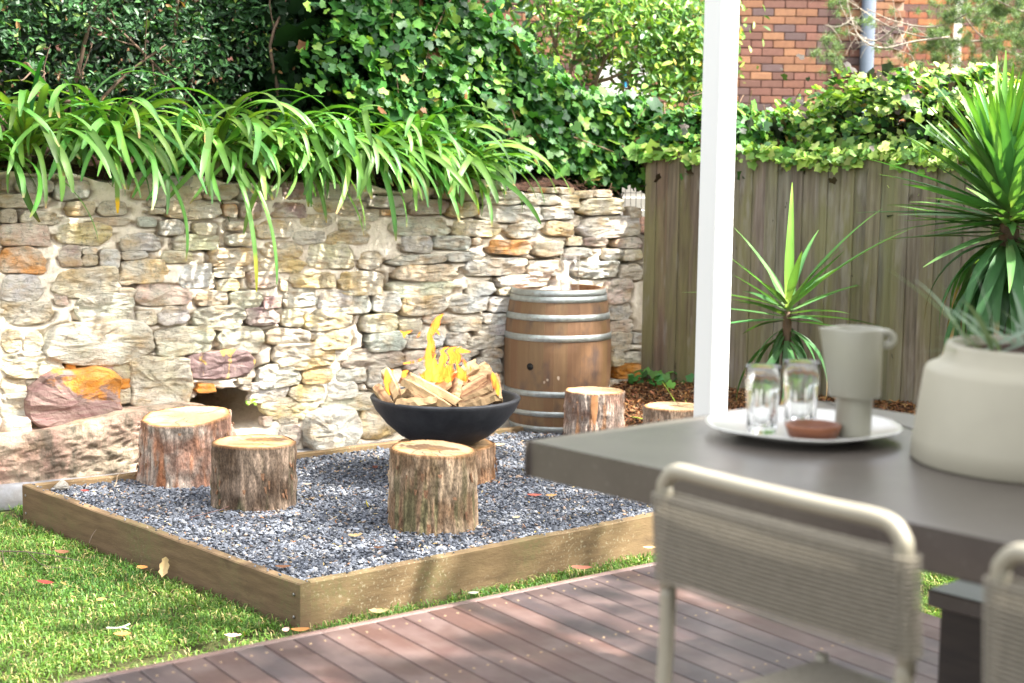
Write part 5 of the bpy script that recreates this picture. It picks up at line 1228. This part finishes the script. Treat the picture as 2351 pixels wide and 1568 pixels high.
LOGS = [((1480, 595), (1955, 850), -.22, -.30, .047, .040, 1.10, 'long pale split log lying diagonally across the front of the pile'),
        ((1425, 640), (1860, 890), -.24, -.33, .042, .036, 1.0, 'split log lying right below the long pale diagonal one'),
        ((1290, 590), (1400, 820), .02, -.20, .050, .070, 1.15, 'pale wedge of wood standing upright at the left with flame on its tip'),
        ((1190, 705), (1320, 860), -.02, -.22, .030, .050, .9, 'leftmost split log leaning out over the bowl rim'),
        ((1390, 870), (1760, 835), -.30, -.33, .052, .050, .8, 'rough barked log lying at the front rim below the diagonal ones'),
        ((1510, 720), (1390, 880), -.15, -.26, .040, .050, .55, 'dark split log between the upright wedge and the diagonal logs'),
        ((1650, 800), (2140, 500), -.05, .12, .070, .055, 1.05, 'pale square split log rising to the right behind the pile'),
        ((1930, 720), (2230, 500), .06, .16, .055, .045, 1.15, 'palest log end poking up at the upper right of the pile'),
        ((1950, 790), (2210, 610), -.16, -.02, .045, .040, 1.05, 'thin pale log slanting up to the right in front of the square one'),
        ((1950, 670), (1900, 830), -.18, -.28, .060, .045, .85, 'short stubby log chunk pointing at the camera in the middle'),
        ((1980, 840), (2260, 700), -.20, -.16, .050, .050, .75, 'brown barked log slanting right in the front half of the pile'),
        ((1950, 900), (2330, 790), -.26, -.20, .065, .060, .62, 'dark log lying along the front right rim of the bowl'),
        ((2290, 590), (2340, 850), -.02, -.10, .055, .060, 1.0, 'rightmost upright log with a small flame on its end'),
        ((2080, 690), (2290, 590), .02, .10, .060, .055, .95, 'log behind the rightmost upright one'),
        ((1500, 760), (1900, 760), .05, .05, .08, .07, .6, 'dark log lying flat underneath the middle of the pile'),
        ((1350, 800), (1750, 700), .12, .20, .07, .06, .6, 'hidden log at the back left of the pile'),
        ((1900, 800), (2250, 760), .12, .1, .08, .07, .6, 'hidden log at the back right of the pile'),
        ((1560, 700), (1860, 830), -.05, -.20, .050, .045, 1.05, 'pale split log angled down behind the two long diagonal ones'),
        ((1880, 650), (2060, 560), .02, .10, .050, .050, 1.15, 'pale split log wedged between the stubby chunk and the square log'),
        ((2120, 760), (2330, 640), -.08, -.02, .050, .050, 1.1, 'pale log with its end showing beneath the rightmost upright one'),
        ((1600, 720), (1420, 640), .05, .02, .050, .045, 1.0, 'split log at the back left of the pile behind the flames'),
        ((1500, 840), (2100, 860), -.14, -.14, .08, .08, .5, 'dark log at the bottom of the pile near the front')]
for i, (a, b_, da, db, w_, h_, pl, lab) in enumerate(LOGS):
    A, B = cp(*a, da), cp(*b_, db); log(lab, A, B, w_*1.22, h_*1.22, 50+i, pl*.95, True, .02 if pl < .9 else 0)
# flames
mfl = NT('flame'); t = mfl.t; lw = mfl.n('ShaderNodeLayerWeight'); lw.inputs[0].default_value = .35
vv = mfl.pos((1.6, 1, .35)); nz_ = mfl.noise(vv, 13, 2, .5, lo=.34, hi=.60, dist=.6)
inv = mfl.n('ShaderNodeMath', operation='SUBTRACT'); inv.inputs[0].default_value = 1.0; mfl.l(lw.outputs['Facing'], inv.inputs[1])
pwn = mfl.n('ShaderNodeMath', operation='POWER'); mfl.l(inv.outputs[0], pwn.inputs[0]); pwn.inputs[1].default_value = 2.3
fac = mfl.mul(pwn.outputs[0], nz_)
em = mfl.n('ShaderNodeEmission'); mfl.l(mfl.mix(fac, (1.0, .09, .002), (1.0, .56, .08)), em.inputs[0]); em.inputs[1].default_value = .62
tr = mfl.n('ShaderNodeBsdfTransparent'); mx = mfl.n('ShaderNodeMixShader'); cl_ = mfl.n('ShaderNodeMath', operation='MULTIPLY'); cl_.use_clamp = True; mfl.l(fac, cl_.inputs[0]); cl_.inputs[1].default_value = 1.5
mfl.l(cl_.outputs[0], mx.inputs[0]); mfl.l(tr.outputs[0], mx.inputs[1]); mfl.l(em.outputs[0], mx.inputs[2]); mfl.l(mx.outputs[0], mfl.out.inputs[0]); M_fl = mfl.m
fire = thing('fire', tuple(fb+[0, 0, .2]), 'yellow and orange flames leaping from the logs in the fire bowl', 'fire')
def flame(pts, R, dd_=0, squash=.5):
    P = smoothpath([cp(x, y, dd_+i*.004) for i, (x, y) in enumerate(pts)], 26); Rr = np.interp(np.linspace(0, 1, 26), np.linspace(0, 1, len(R)), R)*.00058
    V, F = tube(P, Rr, 16, True); V = V+.25*Rr.repeat(16)[:, None]*fbm(V, 38, 7)[:, None]*np.array([1, .4, .3]) if len(V) == 416 else V
    V[:, 1] = 8.15+dd_+(V[:, 1]-8.15-dd_)*squash
    mesh('flame', V, F, M_fl, fire)
fr = np.random.default_rng(19)
flame([(1760, 650), (1720, 540), (1690, 430), (1705, 300), (1700, 200)], [40, 70, 58, 40, 5])
flame([(1700, 320), (1690, 230), (1715, 170), (1745, 120), (1770, 60), (1822, 8)], [12, 30, 36, 42, 30, 2])
flame([(1720, 150), (1760, 180), (1785, 215)], [10, 16, 2])
for k in range(20):
    bx = fr.uniform(1640, 2010); by = 655-18*abs((bx-1800)/180); hgt = fr.uniform(90, 330)*(1-.45*abs((bx-1790)/240)); sw = fr.uniform(-45, 45)
    flame([(bx, by), (bx+sw*.5+fr.normal()*12, by-hgt*.35), (bx-sw*.5+fr.normal()*14-.12*(bx-1790), by-hgt*.7), (bx+sw*.4-.2*(bx-1790), by-hgt)], [fr.uniform(26, 44), fr.uniform(28, 50), fr.uniform(10, 20), 1], fr.uniform(-.06, .10), .7)
for k in range(8):
    bx = fr.uniform(1800, 1960); flame([(bx, 480), (bx+20, 420), (bx-10, 360), (bx+fr.uniform(0, 60), 318)], [14, 22, 14, 1], fr.uniform(0, .1), .7)
flame([(1720, 640), (1640, 610), (1580, 560)], [30, 16, 1])
flame([(2000, 600), (2060, 530), (1990, 440), (2000, 400)], [18, 26, 20, 1], .05)
flame([(1345, 760), (1305, 680), (1290, 600), (1280, 530)], [60, 48, 30, 2], -.10)
flame([(1330, 640), (1330, 580), (1345, 530)], [26, 24, 2], .05)
flame([(1450, 620), (1455, 570), (1490, 545)], [30, 34, 2], .04)
flame([(1455, 240), (1450, 200), (1500, 180), (1530, 165)], [6, 16, 14, 2], .05)
flame([(1410, 172), (1440, 190), (1470, 215)], [3, 12, 4], .05)
flame([(1560, 240), (1585, 215), (1600, 180)], [6, 14, 2], .05)
flame([(2320, 780), (2315, 690), (2290, 610), (2280, 560)], [26, 36, 30, 2], -.14)
flame([(1930, 355), (2000, 360), (2080, 370)], [22, 24, 3], .1)
flame([(1440, 480), (1560, 460), (1650, 420)], [6, 18, 5], .1)

# ================================================================== TABLE, BENCH
TZ = 1.10
TA = onz(1197, 1012, TZ); TE1 = np.array([.662, -.7495, 0]); TE2 = np.array([.755, .656, 0]); TE1 /= np.linalg.norm(TE1); TE2 /= np.linalg.norm(TE2)
TLn, TWd, TTh = 2.3, 1.06, .080
mc = NT('grey_brown_concrete'); vv = mc.pos(); cc = mc.mix(mc.noise(vv, 7, 6, .6, lo=.35, hi=.7), (.105, .09, .077), (.078, .066, .056))
mc.base(mc.mix(mc.noise(vv, 60, 4, lo=.6, hi=.75), cc, (.15, .135, .12)), .32, .6); mc.bump(mc.noise(vv, 25, 5), .06, .002); M_conc = mc.m
table = thing('outdoor_table', tuple(TA+TE1*1.1+TE2*.5+[0, 0, DZ-TZ]), 'thick grey brown concrete topped outdoor table on the deck', 'table')
P0, P1, P2, P3 = TA, TA+TE1*TLn, TA+TE1*TLn+TE2*TWd, TA+TE2*TWd
cen = (P0+P2)/2; V = []
for z, ins in ((0, .004), (-.004, 0), (-TTh+.004, 0), (-TTh, .004)):
    for sa, sb in ((-1, -1), (1, -1), (1, 1), (-1, 1)):
        for k in (0, 1):
            r_ = .012; a, b_ = (sa*(TLn/2-r_-ins*0), sb*(TWd/2-ins)) if (k == 0) == (sa*sb > 0) else (sa*(TLn/2-ins), sb*(TWd/2-r_))
            V.append(cen+TE1*a+TE2*b_+[0, 0, z])
F = [list(range(8)), list(range(24, 32))[::-1]]+[[i*8+k, i*8+(k+1) % 8, (i+1)*8+(k+1) % 8, (i+1)*8+k] for i in range(3) for k in range(8)]
mesh('table_top', V, F, M_conc, table, smooth=False)
M_leg = plain('dark_stained_timber', (.045, .032, .025), (.03, .022, .018), 6, .6, stretch=(1, 1, 8))
for s_ in (1.25, 2.0):
    V, F = box(TA+TE1*s_+TE2*(TWd/2)+[0, 0, -(TZ-DZ)/2-TTh/2+0], TE1, TE2, [0, 0, 1], (.05, .33, (TZ-DZ-TTh)/2), .004); mesh('leg', V, F, M_leg, table, smooth=False)
bench = thing('bench', tuple(TA+TE1*1.2+TE2*.85+[0, 0, DZ-TZ]), 'grey slab bench with a dark solid base tucked under the far side of the table', 'bench')
BA = onz(2128, 1352, DZ+.45)
cb = BA+TE1*.8+TE2*.19
V, F = box(cb+[0, 0, -.02], TE1, TE2, [0, 0, 1], (.8, .19, .02), .004); mesh('seat', V, F, M_conc, bench, smooth=False)
V, F = box(cb+[0, 0, -.24]-TE2*.0, TE1, TE2, [0, 0, 1], (.78, .165, .199), .004); mesh('base', V, F, M_leg, bench, smooth=False)

# ================================================================== CHAIRS
M_frame = plain('putty_powder_coat', (.31, .285, .22), (.29, .265, .2), 5, .42)
mrp = NT('woven_rope'); mrp.base(mrp.mix(mrp.noise(mrp.pos(), 90, 3, lo=.3, hi=.7), (.29, .26, .205), (.22, .195, .15)), .75, .25); M_rope = mrp.m
M_ropedk = plain('rope_gap_shade', (.13, .115, .09), (.10, .09, .07), 60, .9)  # dark panel colour stands for the shade between the cords
CT = DZ+.86
cL = onz(1531, 1062, CT); cR = onz(2112, 1196, CT); CX = (cR-cL); CWd = np.linalg.norm(CX); CX = CX/CWd; CY = np.array([-CX[1], CX[0], 0])   # CY towards the table
c0 = (cL+cR)/2; c0[2] = DZ
def chair(label):
    t_ = thing('dining_chair', tuple(c0), label, 'chair', 'putty coloured rope dining chairs along the near side of the table')
    def W(x, y, z): return c0+CX*x+CY*y+np.array([0, 0, z])
    hw = CWd/2-.012; r = .0125
    # back frame: rear legs rising into a round cornered top rail
    pts = [W(-hw+.03, -.10, 0), W(-hw+.012, -.02, .44), W(-hw, .0, .62), W(-hw, -.015, .80)]
    cor = [W(-hw+.006, -.017, .832), W(-hw+.025, -.018, .850)]
    top = [W(x, -.018-.012*(1-(x/hw)**2), .856) for x in np.linspace(-hw+.055, hw-.055, 9)]
    cor2 = [W(hw-.025, -.018, .850), W(hw-.006, -.017, .832)]; pts2 = [W(hw, -.015, .80), W(hw, .0, .62), W(hw-.012, -.02, .44), W(hw-.03, -.10, 0)]
    P = smoothpath(pts[2:]+cor+top+cor2+pts2[:2], 70); V, F = tube(P, .0145, 12); mesh('back_frame', V, F, M_frame, t_)
    for side in (-1, 1):
        P = smoothpath([W(side*hw, .0, .64), W(side*(hw-.012), -.02, .44), W(side*(hw-.03), -.10, .0)], 12); V, F = tube(P, np.linspace(.0150, .0125, 12), 12); mesh('leg', V, F, M_frame, t_)
        P = smoothpath([W(side*(hw-.01), .42, .43), W(side*(hw-.008), .43, .22), W(side*(hw-.02), .45, .0)], 12); V, F = tube(P, .0135, 12); mesh('leg', V, F, M_frame, t_)
        V, F = tube([W(side*(hw-.012), -.02, .412), W(side*(hw-.012), .43, .402)], .013, 12); mesh('seat_rail', V, F, M_frame, t_)
    V, F = tube([W(-hw+.012, .43, .402), W(hw-.012, .43, .402)], .012, 10); mesh('seat_rail', V, F, M_frame, t_)
    # rope back: cords wound round both uprights
    parts = []; nc = 20
    for i in range(nc):
        z = .652+(.806-.652)*i/(nc-1); yb = np.interp(z, [.6, .8], [.002, -.014])
        for yy in (-.021, .021):
            P = [W(x*(hw+.004), yb+yy-(.010*(1-x*x) if True else 0), z) for x in np.linspace(-1, 1, 11)]
            parts.append(tube(P, .0026, 6, False))
        for side in (-1, 1):
            P = [W(side*(hw+.004+.0175*math.cos(a)), yb+.021*math.sin(a), z) for a in np.linspace(-1.5, 1.5, 7)]; parts.append(tube(P, .0026, 6, False))
    V, F = merge(parts); tag(mesh('rope_back', V, F, M_rope, t_), kind='stuff')
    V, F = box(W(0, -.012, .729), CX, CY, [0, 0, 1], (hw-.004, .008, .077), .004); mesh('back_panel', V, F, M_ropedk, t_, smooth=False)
    parts = []
    for i in range(52):
        y = -.005+.43*i/51; P = [W(x*(hw-.006), y, .417-.012*(1-x*x)) for x in np.linspace(-1, 1, 9)]; parts.append(tube(P, .0044, 6, False))
    V, F = merge(parts); tag(mesh('rope_seat', V, F, M_rope, t_), kind='stuff')
    return t_
ch = chair('putty coloured tubular chair with a woven rope back nearest the camera')
c2 = copy_tree(ch); sh = CX*.682; c2.location = Vector(c0+sh); c2['label'] = 'second putty coloured rope chair, cut off by the right edge of the photo'

# ================================================================== THINGS ON THE TABLE
def ontable(px_, py_): return onz(px_, py_, TZ)
M_plate = plain('speckled_white_glaze', (.62, .61, .57), (.54, .53, .49), 20, .22, .6)
plc = onz(1842, 1000, TZ); plr = np.linalg.norm(onz(2072, 1000, TZ+.02)-onz(1612, 977, TZ+.02))/2
V, F = lathe([(.001, .006), (plr*.5, .004), (plr*.58, .0), (plr*.62, .001), (plr*.7, .012), (plr*.97, .024), (plr, .028), (plr*.985, .0305), (plr*.92, .025), (plr*.68, .0135), (plr*.6, .011), (.001, .011)], plc+[0, 0, .001], 72, (False, False))
V = np.array(V); V[:, 2] += .0015*np.sin(np.arctan2(V[:, 1]-plc[1], V[:, 0]-plc[0])*5)*(np.hypot(V[:, 0]-plc[0], V[:, 1]-plc[1])/plr)**3
tag(mesh('serving_plate', V, F, M_plate, origin=plc), 'large off white ceramic plate carrying glasses and pitcher on the table', 'plate')
PZ = TZ+.0125
g1 = onz(1748, 993, PZ); g2 = onz(1836, 978, PZ)
d1 = np.hypot(g1[0], g1[1]); r1 = 42/3400*d1
tumbler('left faceted water glass on the plate', g1, .0405*d1/3.3, .150*d1/3.3, 'faceted water glasses on the plate', 10)
tumbler('right faceted water glass, close to the pitcher on the plate', g2, .0425*d1/3.3, .150*d1/3.3, 'faceted water glasses on the plate', 10)
M_pitch = plain('pale_green_ceramic', (.33, .32, .255), (.31, .30, .24), 8, .32, .5)
pcn = onz(1958, 1000, PZ)
ph = (atd(1958, 752, pcn[1])[2]-pcn[2])
K = pcn[1]/3400
V, F = lathe([(.001, .004), (40*K, 0), (42*K, .006), (42*K, ph*.345), (45*K, ph*.36), (57*K, ph*.372), (59*K, ph*.385), (60*K, ph*.98), (59*K, ph), (56*K, ph), (55*K, ph*.96), (54*K, ph*.4), (.001, ph*.38)], pcn, 56, (False, False))
V = np.array(V); a = math.radians(183); dv = np.array([math.cos(a), math.sin(a), 0]); rel = V-pcn; an = np.arctan2(rel[:, 1], rel[:, 0]); dl = (an-a+math.pi) % (2*math.pi)-math.pi
k = np.clip((rel[:, 2]/ph-.80)/.2, 0, 1)*np.exp(-(dl/.32)**2)*(np.hypot(rel[:, 0], rel[:, 1]) > .03); V += dv*(k*.030)[:, None]
pit = thing('pitcher', tuple(pcn), 'pale grey green ceramic pitcher with a small ring handle on the plate', 'pitcher')
mesh('body', V, F, M_pitch, pit)
hc = atd(2034, 778, pcn[1]-.005); R1 = 20*K; n = 36; ang = np.linspace(0, 2*math.pi, n, endpoint=False)
V = []; prof2 = [(.30, -.011), (.45, -.014), (.9, -.014), (1.0, -.011), (1.0, .011), (.9, .014), (.45, .014), (.30, .011)]
for f_, y in prof2:
    for a in ang: V.append(hc+[math.cos(a)*R1*1.15*f_, y, math.sin(a)*R1*1.15*f_])
m_ = len(prof2); F = [[i*n+k, i*n+(k+1) % n, ((i+1) % m_)*n+(k+1) % n, ((i+1) % m_)*n+k] for i in range(m_) for k in range(n)]
mesh('handle', V, F, M_pitch, pit)
wb_ = onz(1866, 1004, PZ)
V, F = lathe([(.001, .002), (50*K, 0), (58*K, .006), (65*K, .028), (64*K, .031), (60*K, .031), (52*K, .010), (.001, .008)], wb_, 48, (False, False))
tag(mesh('wooden_bowl', V, F, plain('oiled_acacia', (.22, .07, .022), (.13, .04, .015), 9, .35, stretch=(1, 1, 6)), origin=wb_), 'shallow dark wooden dish in front of the glasses on the plate', 'dish')
# planter
ptc = onz(2385, 1062, TZ); K2 = ptc[1]/3400; Rb = 292*K2; phh = atd(2385, 792, ptc[1])[2]-TZ
M_pot = plain('sandstone_coloured_glaze', (.41, .38, .29), (.37, .34, .26), 4, .5, .4, bump=.08, bscale=40)
V, F = lathe([(.001, .004), (Rb*.97, 0), (Rb, .006), (Rb*.985, phh*.2), (Rb*.915, phh*.76), (Rb*.895, phh*.80), (Rb*.82, phh*.835), (Rb*.775, phh*.88), (Rb*.755, phh*.97), (Rb*.745, phh), (Rb*.715, phh), (Rb*.72, phh*.8), (.001, phh*.78)], ptc, 80, (False, False))
pot = mesh('planter', V, F, M_pot, origin=ptc); tag(pot, 'large squat cream ceramic planter with a stepped shoulder on the table', 'planter')
V, F = lathe([(.001, phh*.93), (Rb*.718, phh*.92)], ptc, 30, (False, False)); mesh('potting_soil', V, F, M_bank, pot)
pl = thing('potted_plant', tuple(ptc+[0, 0, phh*.93]), 'grey green strappy plant growing in the cream planter', 'plant')
for i in range(30):
    a = rng.uniform(0, 6.28); rr = Rb*.6*math.sqrt(rng.random()); o_ = ptc+[math.cos(a)*rr, math.sin(a)*rr, phh*.94]
    put_leaf(VP[rng.integers(8)], pl, o_, a+rng.normal(0, .5), rng.uniform(.3, 1.2), rng.normal(0, .3), rng.uniform(.35, .62), np.exp(rng.normal(0, .15))*np.ones(3))
for az, el, s_, dx in ((math.radians(178), .85, .75, -.15), (math.radians(150), 1.35, .55, -.11), (math.radians(185), .1, .35, -.16), (math.radians(10), .45, .9, -.14), (math.radians(20), .3, .85, -.1), (math.radians(100), 1.4, .7, -.03), (math.radians(170), 1.1, .5, -.14)):
    put_leaf(VP[2], pl, ptc+[dx, -.03, phh*.95], az, el, .1, s_, (1, 1, 1))

# ================================================================== FALLEN LEAVES, TWIGS, PEBBLES
M_dead = leafmat('dead_leaf', .7, .3, .15, objcolor=True)
def deadleaf(label, p, L, az, c, curl=.3, shape='oval', tilt=(0, 0), W=.45):
    n = 9; V = []; s = np.linspace(-.5, .5, n)
    for t_ in s:
        wv = W*.5*L*(1-(2*t_)**2)**.7*(1+(.35*math.sin(t_*22) if shape == 'lobed' else 0))+.0004
        z = curl*L*(t_**2)*1.2
        for k in (-1, 0, 1): V.append((t_*L, k*wv, z+abs(k)*curl*wv*.8))
    F = [[i*3+k, (i+1)*3+k, (i+1)*3+k+1, i*3+k+1] for i in range(n-1) for k in (0, 1)]
    o = link('fallen_leaf', mesh_data('fallen_leaf', V, F, M_dead, tint=np.tile([[1., 1, 1]], (len(V), 1))), None, p, c)
    o.rotation_euler = (tilt[0], tilt[1], az); return tag(o, label, 'leaf')
OR, BRN, RED, TAN, YEL, PNK = (.45, .20, .06), (.22, .10, .05), (.25, .04, .03), (.50, .36, .18), (.75, .60, .03), (.55, .36, .30)
def gr(x, y, z=GZ+.03): return onz(x, y, z)
s4k = .574
DL = [('large tan lobed leaf leaning against the left sleeper', gr(378, 1303, GZ+.055), .095, 1.3, TAN, .5, 'lobed', (.2, -1.15)), ('orange leaf lying at the foot of the left sleeper', gr(327, 1303), .06, -.4, OR, .3, 'oval', (.3, 0)),
      ('dark red leaf on the grass at the left', gr(103, 1337), .075, .3, RED, .2, 'oval', (.2, .2)), ('narrow orange leaf standing in the grass beside the dark red one', gr(145, 1340), .05, 1.6, OR, .2, 'oval', (.6, .3)),
      ('dark brown curled leaf on the grass near the left edge', gr(142, 1269), .07, .2, BRN, .5, 'oval', (.3, .1)), ('orange brown leaf beside the pale twig on the lawn', gr(281, 1456), .07, .1, OR, .2, 'oval', (.15, 0)),
      ('pale brown leaf on the lawn close to the deck edge', gr(535, 1460), .07, 0, PNK, .3, 'lobed', (.1, 0)), ('small orange leaf in the middle of the lawn', gr(230, 1376), .04, .8, OR, .2, 'oval', (.4, 0)),
      ('pinkish leaf at the foot of the sleeper near its far end', gr(200, 1205), .05, .3, PNK, .4, 'lobed', (.1, 0)), ('brown leaf on soil at the near corner of the bed', gr(690, 1447, GZ+.03), .08, .2, OR, .3, 'oval', (.1, 0)),
      ('pink leaf on the grass by the near corner of the bed', gr(655, 1447, GZ+.03), .05, 1.2, PNK, .4, 'oval', (.4, 0)), ('pale tan leaf at the foot of the near sleeper', gr(868, 1405, GZ+.03), .08, -.1, TAN, .4, 'lobed', (.2, 0)),
      ('small white grey leaf at the foot of the near sleeper', gr(1087, 1362, GZ+.03), .05, .3, (.55, .5, .42), .3, 'oval', (.2, 0)), ('reddish curved leaf on the grass strip by the deck', gr(1335, 1305, GZ+.05), .10, -.1, (.42, .16, .10), .3, 'oval', (.1, 0)),
      ('tan leaf at the right end of the grass strip', gr(1492, 1258, GZ+.05), .07, .1, TAN, .3, 'oval', (.1, 0)), ('bright yellow leaf standing upright in the gravel', gr(842, 1158, .02), .06, 1.3, YEL, .3, 'lobed', (.9, .9)),
      ('curled tan leaf lying on gravel left of the front stump', gr(815, 1232, .015), .07, .4, TAN, .6, 'lobed', (.2, 0)), ('brown leaf pair on gravel near the near sleeper', gr(870, 1258, .012), .05, .2, BRN, .4, 'oval', (.1, 0)),
      ('orange tan leaf on the gravel below the table corner', gr(1265, 1138, .015), .065, .2, (.55, .30, .12), .3, 'lobed', (.2, 0)), ('pink red leaf on the gravel beside the orange tan one', gr(1227, 1137, .012), .08, -.1, (.50, .14, .10), .2, 'oval', (.1, 0)),
      ('pale tan leaf on the gravel right of the front stump', gr(1185, 1188, .012), .04, .4, TAN, .4, 'oval', (.2, 0)), ('tan leaf behind the fire bowl stump', gr(1146, 1022, .015), .07, .2, (.55, .38, .2), .4, 'oval', (.2, 0)),
      ('cream leaf on the gravel between the two middle stumps', gr(705, 1112, .012), .05, .1, (.55, .42, .3), .3, 'oval', (.1, 0)), ('dark red leaf on the gravel in the far left corner of the bed', gr(195, 1127, .02), .05, -.2, RED, .3, 'oval', (.2, 0)),
      ('small dark red leaf on the gravel behind the front stump', gr(860, 1073, .012), .05, 1.0, (.20, .07, .05), .4, 'oval', (.5, 0)), ('brown leaf with a cream edge lying on the gravel near the bed corner', gr(650, 1302, .014), .07, 0, BRN, .3, 'oval', (.1, 0))]
for lab, p, L, az, c, cu, shp, tl in DL: deadleaf(lab, p, L, az, c, cu, shp, tl)
# anonymous crumbs of leaf and needle in gravel and grass
n = 900; a = rng.uniform(.1, 3.9, n); b_ = rng.uniform(.1, 2.3, n); P = BO+BU*a[:, None]+BV*b_[:, None]; P[:, 2] = .008+rng.uniform(0, .006, n)
V, F, T = scatter(LV, LF, P, frames(rng.normal(size=(n, 3))*.3+[0, 0, 1.]), np.stack([rng.uniform(.012, .03, n), rng.uniform(.006, .02, n), np.full(n, .01)], 1), cols(n, [(.45, .30, .10), (.50, .20, .07), (.55, .42, .2), (.30, .14, .06)], [3, 1, 3, 2]))
tag(mesh('leaf_crumbs', V, F, bpy.data.materials['small_glossy_leaf'], tint=T, smooth=False), 'scattered crumbs of dry leaf over the gravel', kind='stuff')
def twig(label, pts, r, c, z=0, br=()):
    m_ = plain('twig', c, tuple(x*.7 for x in c), 40, .85); P = smoothpath(pts, 22); V, F = tube(P, np.linspace(r, r*.5, 22), 6); o = mesh('fallen_twig', V, F, m_)
    for b in br: V, F = tube(smoothpath(b, 10), np.linspace(r*.7, r*.3, 10), 5); mesh('side_twig', V, F, m_, o)
    return tag(o, label, 'twig')
twig('thin reddish twig lying on the gravel by the dark stump', [gr(435, 1188, .014), gr(500, 1172, .02), gr(540, 1160, .024), gr(600, 1172, .016), gr(650, 1190, .012)], .002, (.20, .10, .08))
twig('dark branching twig on the grass at the left edge', [gr(-10, 1265), gr(60, 1267), gr(120, 1275), gr(185, 1288)], .003, (.12, .08, .07), br=([gr(65, 1268), gr(100, 1298), gr(160, 1305)], [gr(5, 1265), gr(10, 1300)]))
twig('bleached white twig on the lawn', [gr(245, 1442, GZ+.04), gr(275, 1441, GZ+.045), gr(298, 1432, GZ+.05)], .0045, (.66, .62, .55), br=([gr(280, 1440, GZ+.045), gr(296, 1444, GZ+.04)],))
twig('short dry stalk leaning on the left sleeper', [gr(205, 1247, GZ+.03), gr(212, 1228, GZ+.07), gr(228, 1208, GZ+.10)], .002, (.30, .22, .17))
twig('dry curled stem on the gravel behind the left sleeper', [gr(262, 1118, .015), gr(268, 1104, .04), gr(270, 1092, .05), gr(282, 1082, .04)], .003, (.40, .28, .18))
q = gr(140, 1123, .0); V = IV*[.05, .04, .03]; V = V+q+[0, 0, .012]; V += .008*rng.normal(size=V.shape)
tag(mesh('pebble', V, IF, M_stone, color=(.50, .52, .54), smooth=True), 'pale bluish rock, biggest stone in the far left corner of the bed', 'rock')

# ================================================================== SHADE TREE BESIDE THE DECK (unseen; leaf clumps shaped to dapple deck and lawn)
stree = thing('shade_tree', (6.2, 1.8, GZ), 'large leafy tree standing unseen to the right of the deck, casting dappled shade', 'tree')
P = smoothpath([(6.2, 1.8, GZ), (6.0, 2.0, 2.5), (5.6, 2.5, 4.6), (5.0, 3.0, 6.2)], 16); V, F = tube(P, np.linspace(.20, .07, 16), 12); mesh('trunk', V, F, M_bark, stree)
tr6 = np.random.default_rng(31); C = []
SV = np.array(sdir)
def over(x, y, h): return onz(x, y, DZ)+SV*((h-DZ)/SV[2])
for x, y, r_ in [(1010, 1545, .2), (1150, 1475, .16), (1270, 1500, .2), (1340, 1440, .12), (880, 1568, .16), (1480, 1330, .2), (1560, 1400, .25), (1420, 1568, .2), (1600, 1500, .25), (1680, 1430, .25), (1750, 1520, .3), (1380, 1360, .1), (560, 1540, .2), (420, 1560, .2), (1850, 1450, .3), (1120, 1530, .15)]:
    C.append((*over(x, y, tr6.uniform(3.7, 4.4)), r_*.62))
for x, y in [(130, 1500), (330, 1520), (20, 1480), (180, 1420), (300, 1340), (430, 1480), (480, 1400), (120, 1270), (-60, 1350), (-80, 1550), (620, 1480), (240, 1560), (60, 1330), (400, 1390), (80, 1560), (250, 1500), (350, 1420), (60, 1400), (520, 1450), (200, 1340), (1500, 1650), (1800, 1650), (1200, 1700), (1650, 1700), (2000, 1600)]:
    C.append((*over(x, y, tr6.uniform(4.2, 5.0)), tr6.uniform(.14, .22)))
C = np.array(C)
for k in range(8):
    a = np.array([5.4, 2.6, 4.9]); b_ = C[k*3, :3]; V, F = tube(smoothpath([a, (a+b_)/2+[0, 0, .3], b_], 10), np.linspace(.06, .015, 10), 6); mesh('branch', V, F, M_bark, stree)
n = 5000; i = tr6.integers(len(C), size=n); P = C[i, :3]+tr6.normal(size=(n, 3)).clip(-1.6, 1.6)*C[i, 3:4]*[.5, .5, .5]
leaves('foliage', P, rng.normal(size=P.shape)+[0, 0, 1.], .07, [(.05, .12, .03), (.09, .18, .04)], [1, 1], LV, LF, M_small, stree)

otree = thing('shade_tree', (7.4, 5.6, GZ), 'added unseen tree whose broad crown keeps the gravel bed in shade', 'tree')
P = smoothpath([(7.4, 5.6, GZ), (7.3, 5.8, 3), (6.4, 6.3, 5.6), (5.2, 6.9, 7.0)], 16); V, F = tube(P, np.linspace(.26, .09, 16), 12); mesh('trunk', V, F, M_bark, otree)
C = np.array([(tr6.uniform(1.3, 5.7), tr6.uniform(4.4, 9.5), tr6.uniform(6.4, 7.8)) for k in range(260)])  # unseen crown added and spread evenly to block sun on wall and bed
for k in range(10):
    a = np.array([6.0, 6.4, 6.2]); b_ = C[k]; V, F = tube(smoothpath([a, (a+b_)/2+[0, 0, .2], b_], 10), np.linspace(.07, .015, 10), 6); mesh('branch', V, F, M_bark, otree)
n = 6200; i = tr6.integers(len(C), size=n); P = C[i]+tr6.normal(size=(n, 3))*[.16, .16, .12]
leaves('foliage', P, rng.normal(size=P.shape)+[0, 0, 1.2], .15, [(.05, .12, .03), (.09, .18, .04)], [1, 1], LV, LF, M_small, otree)
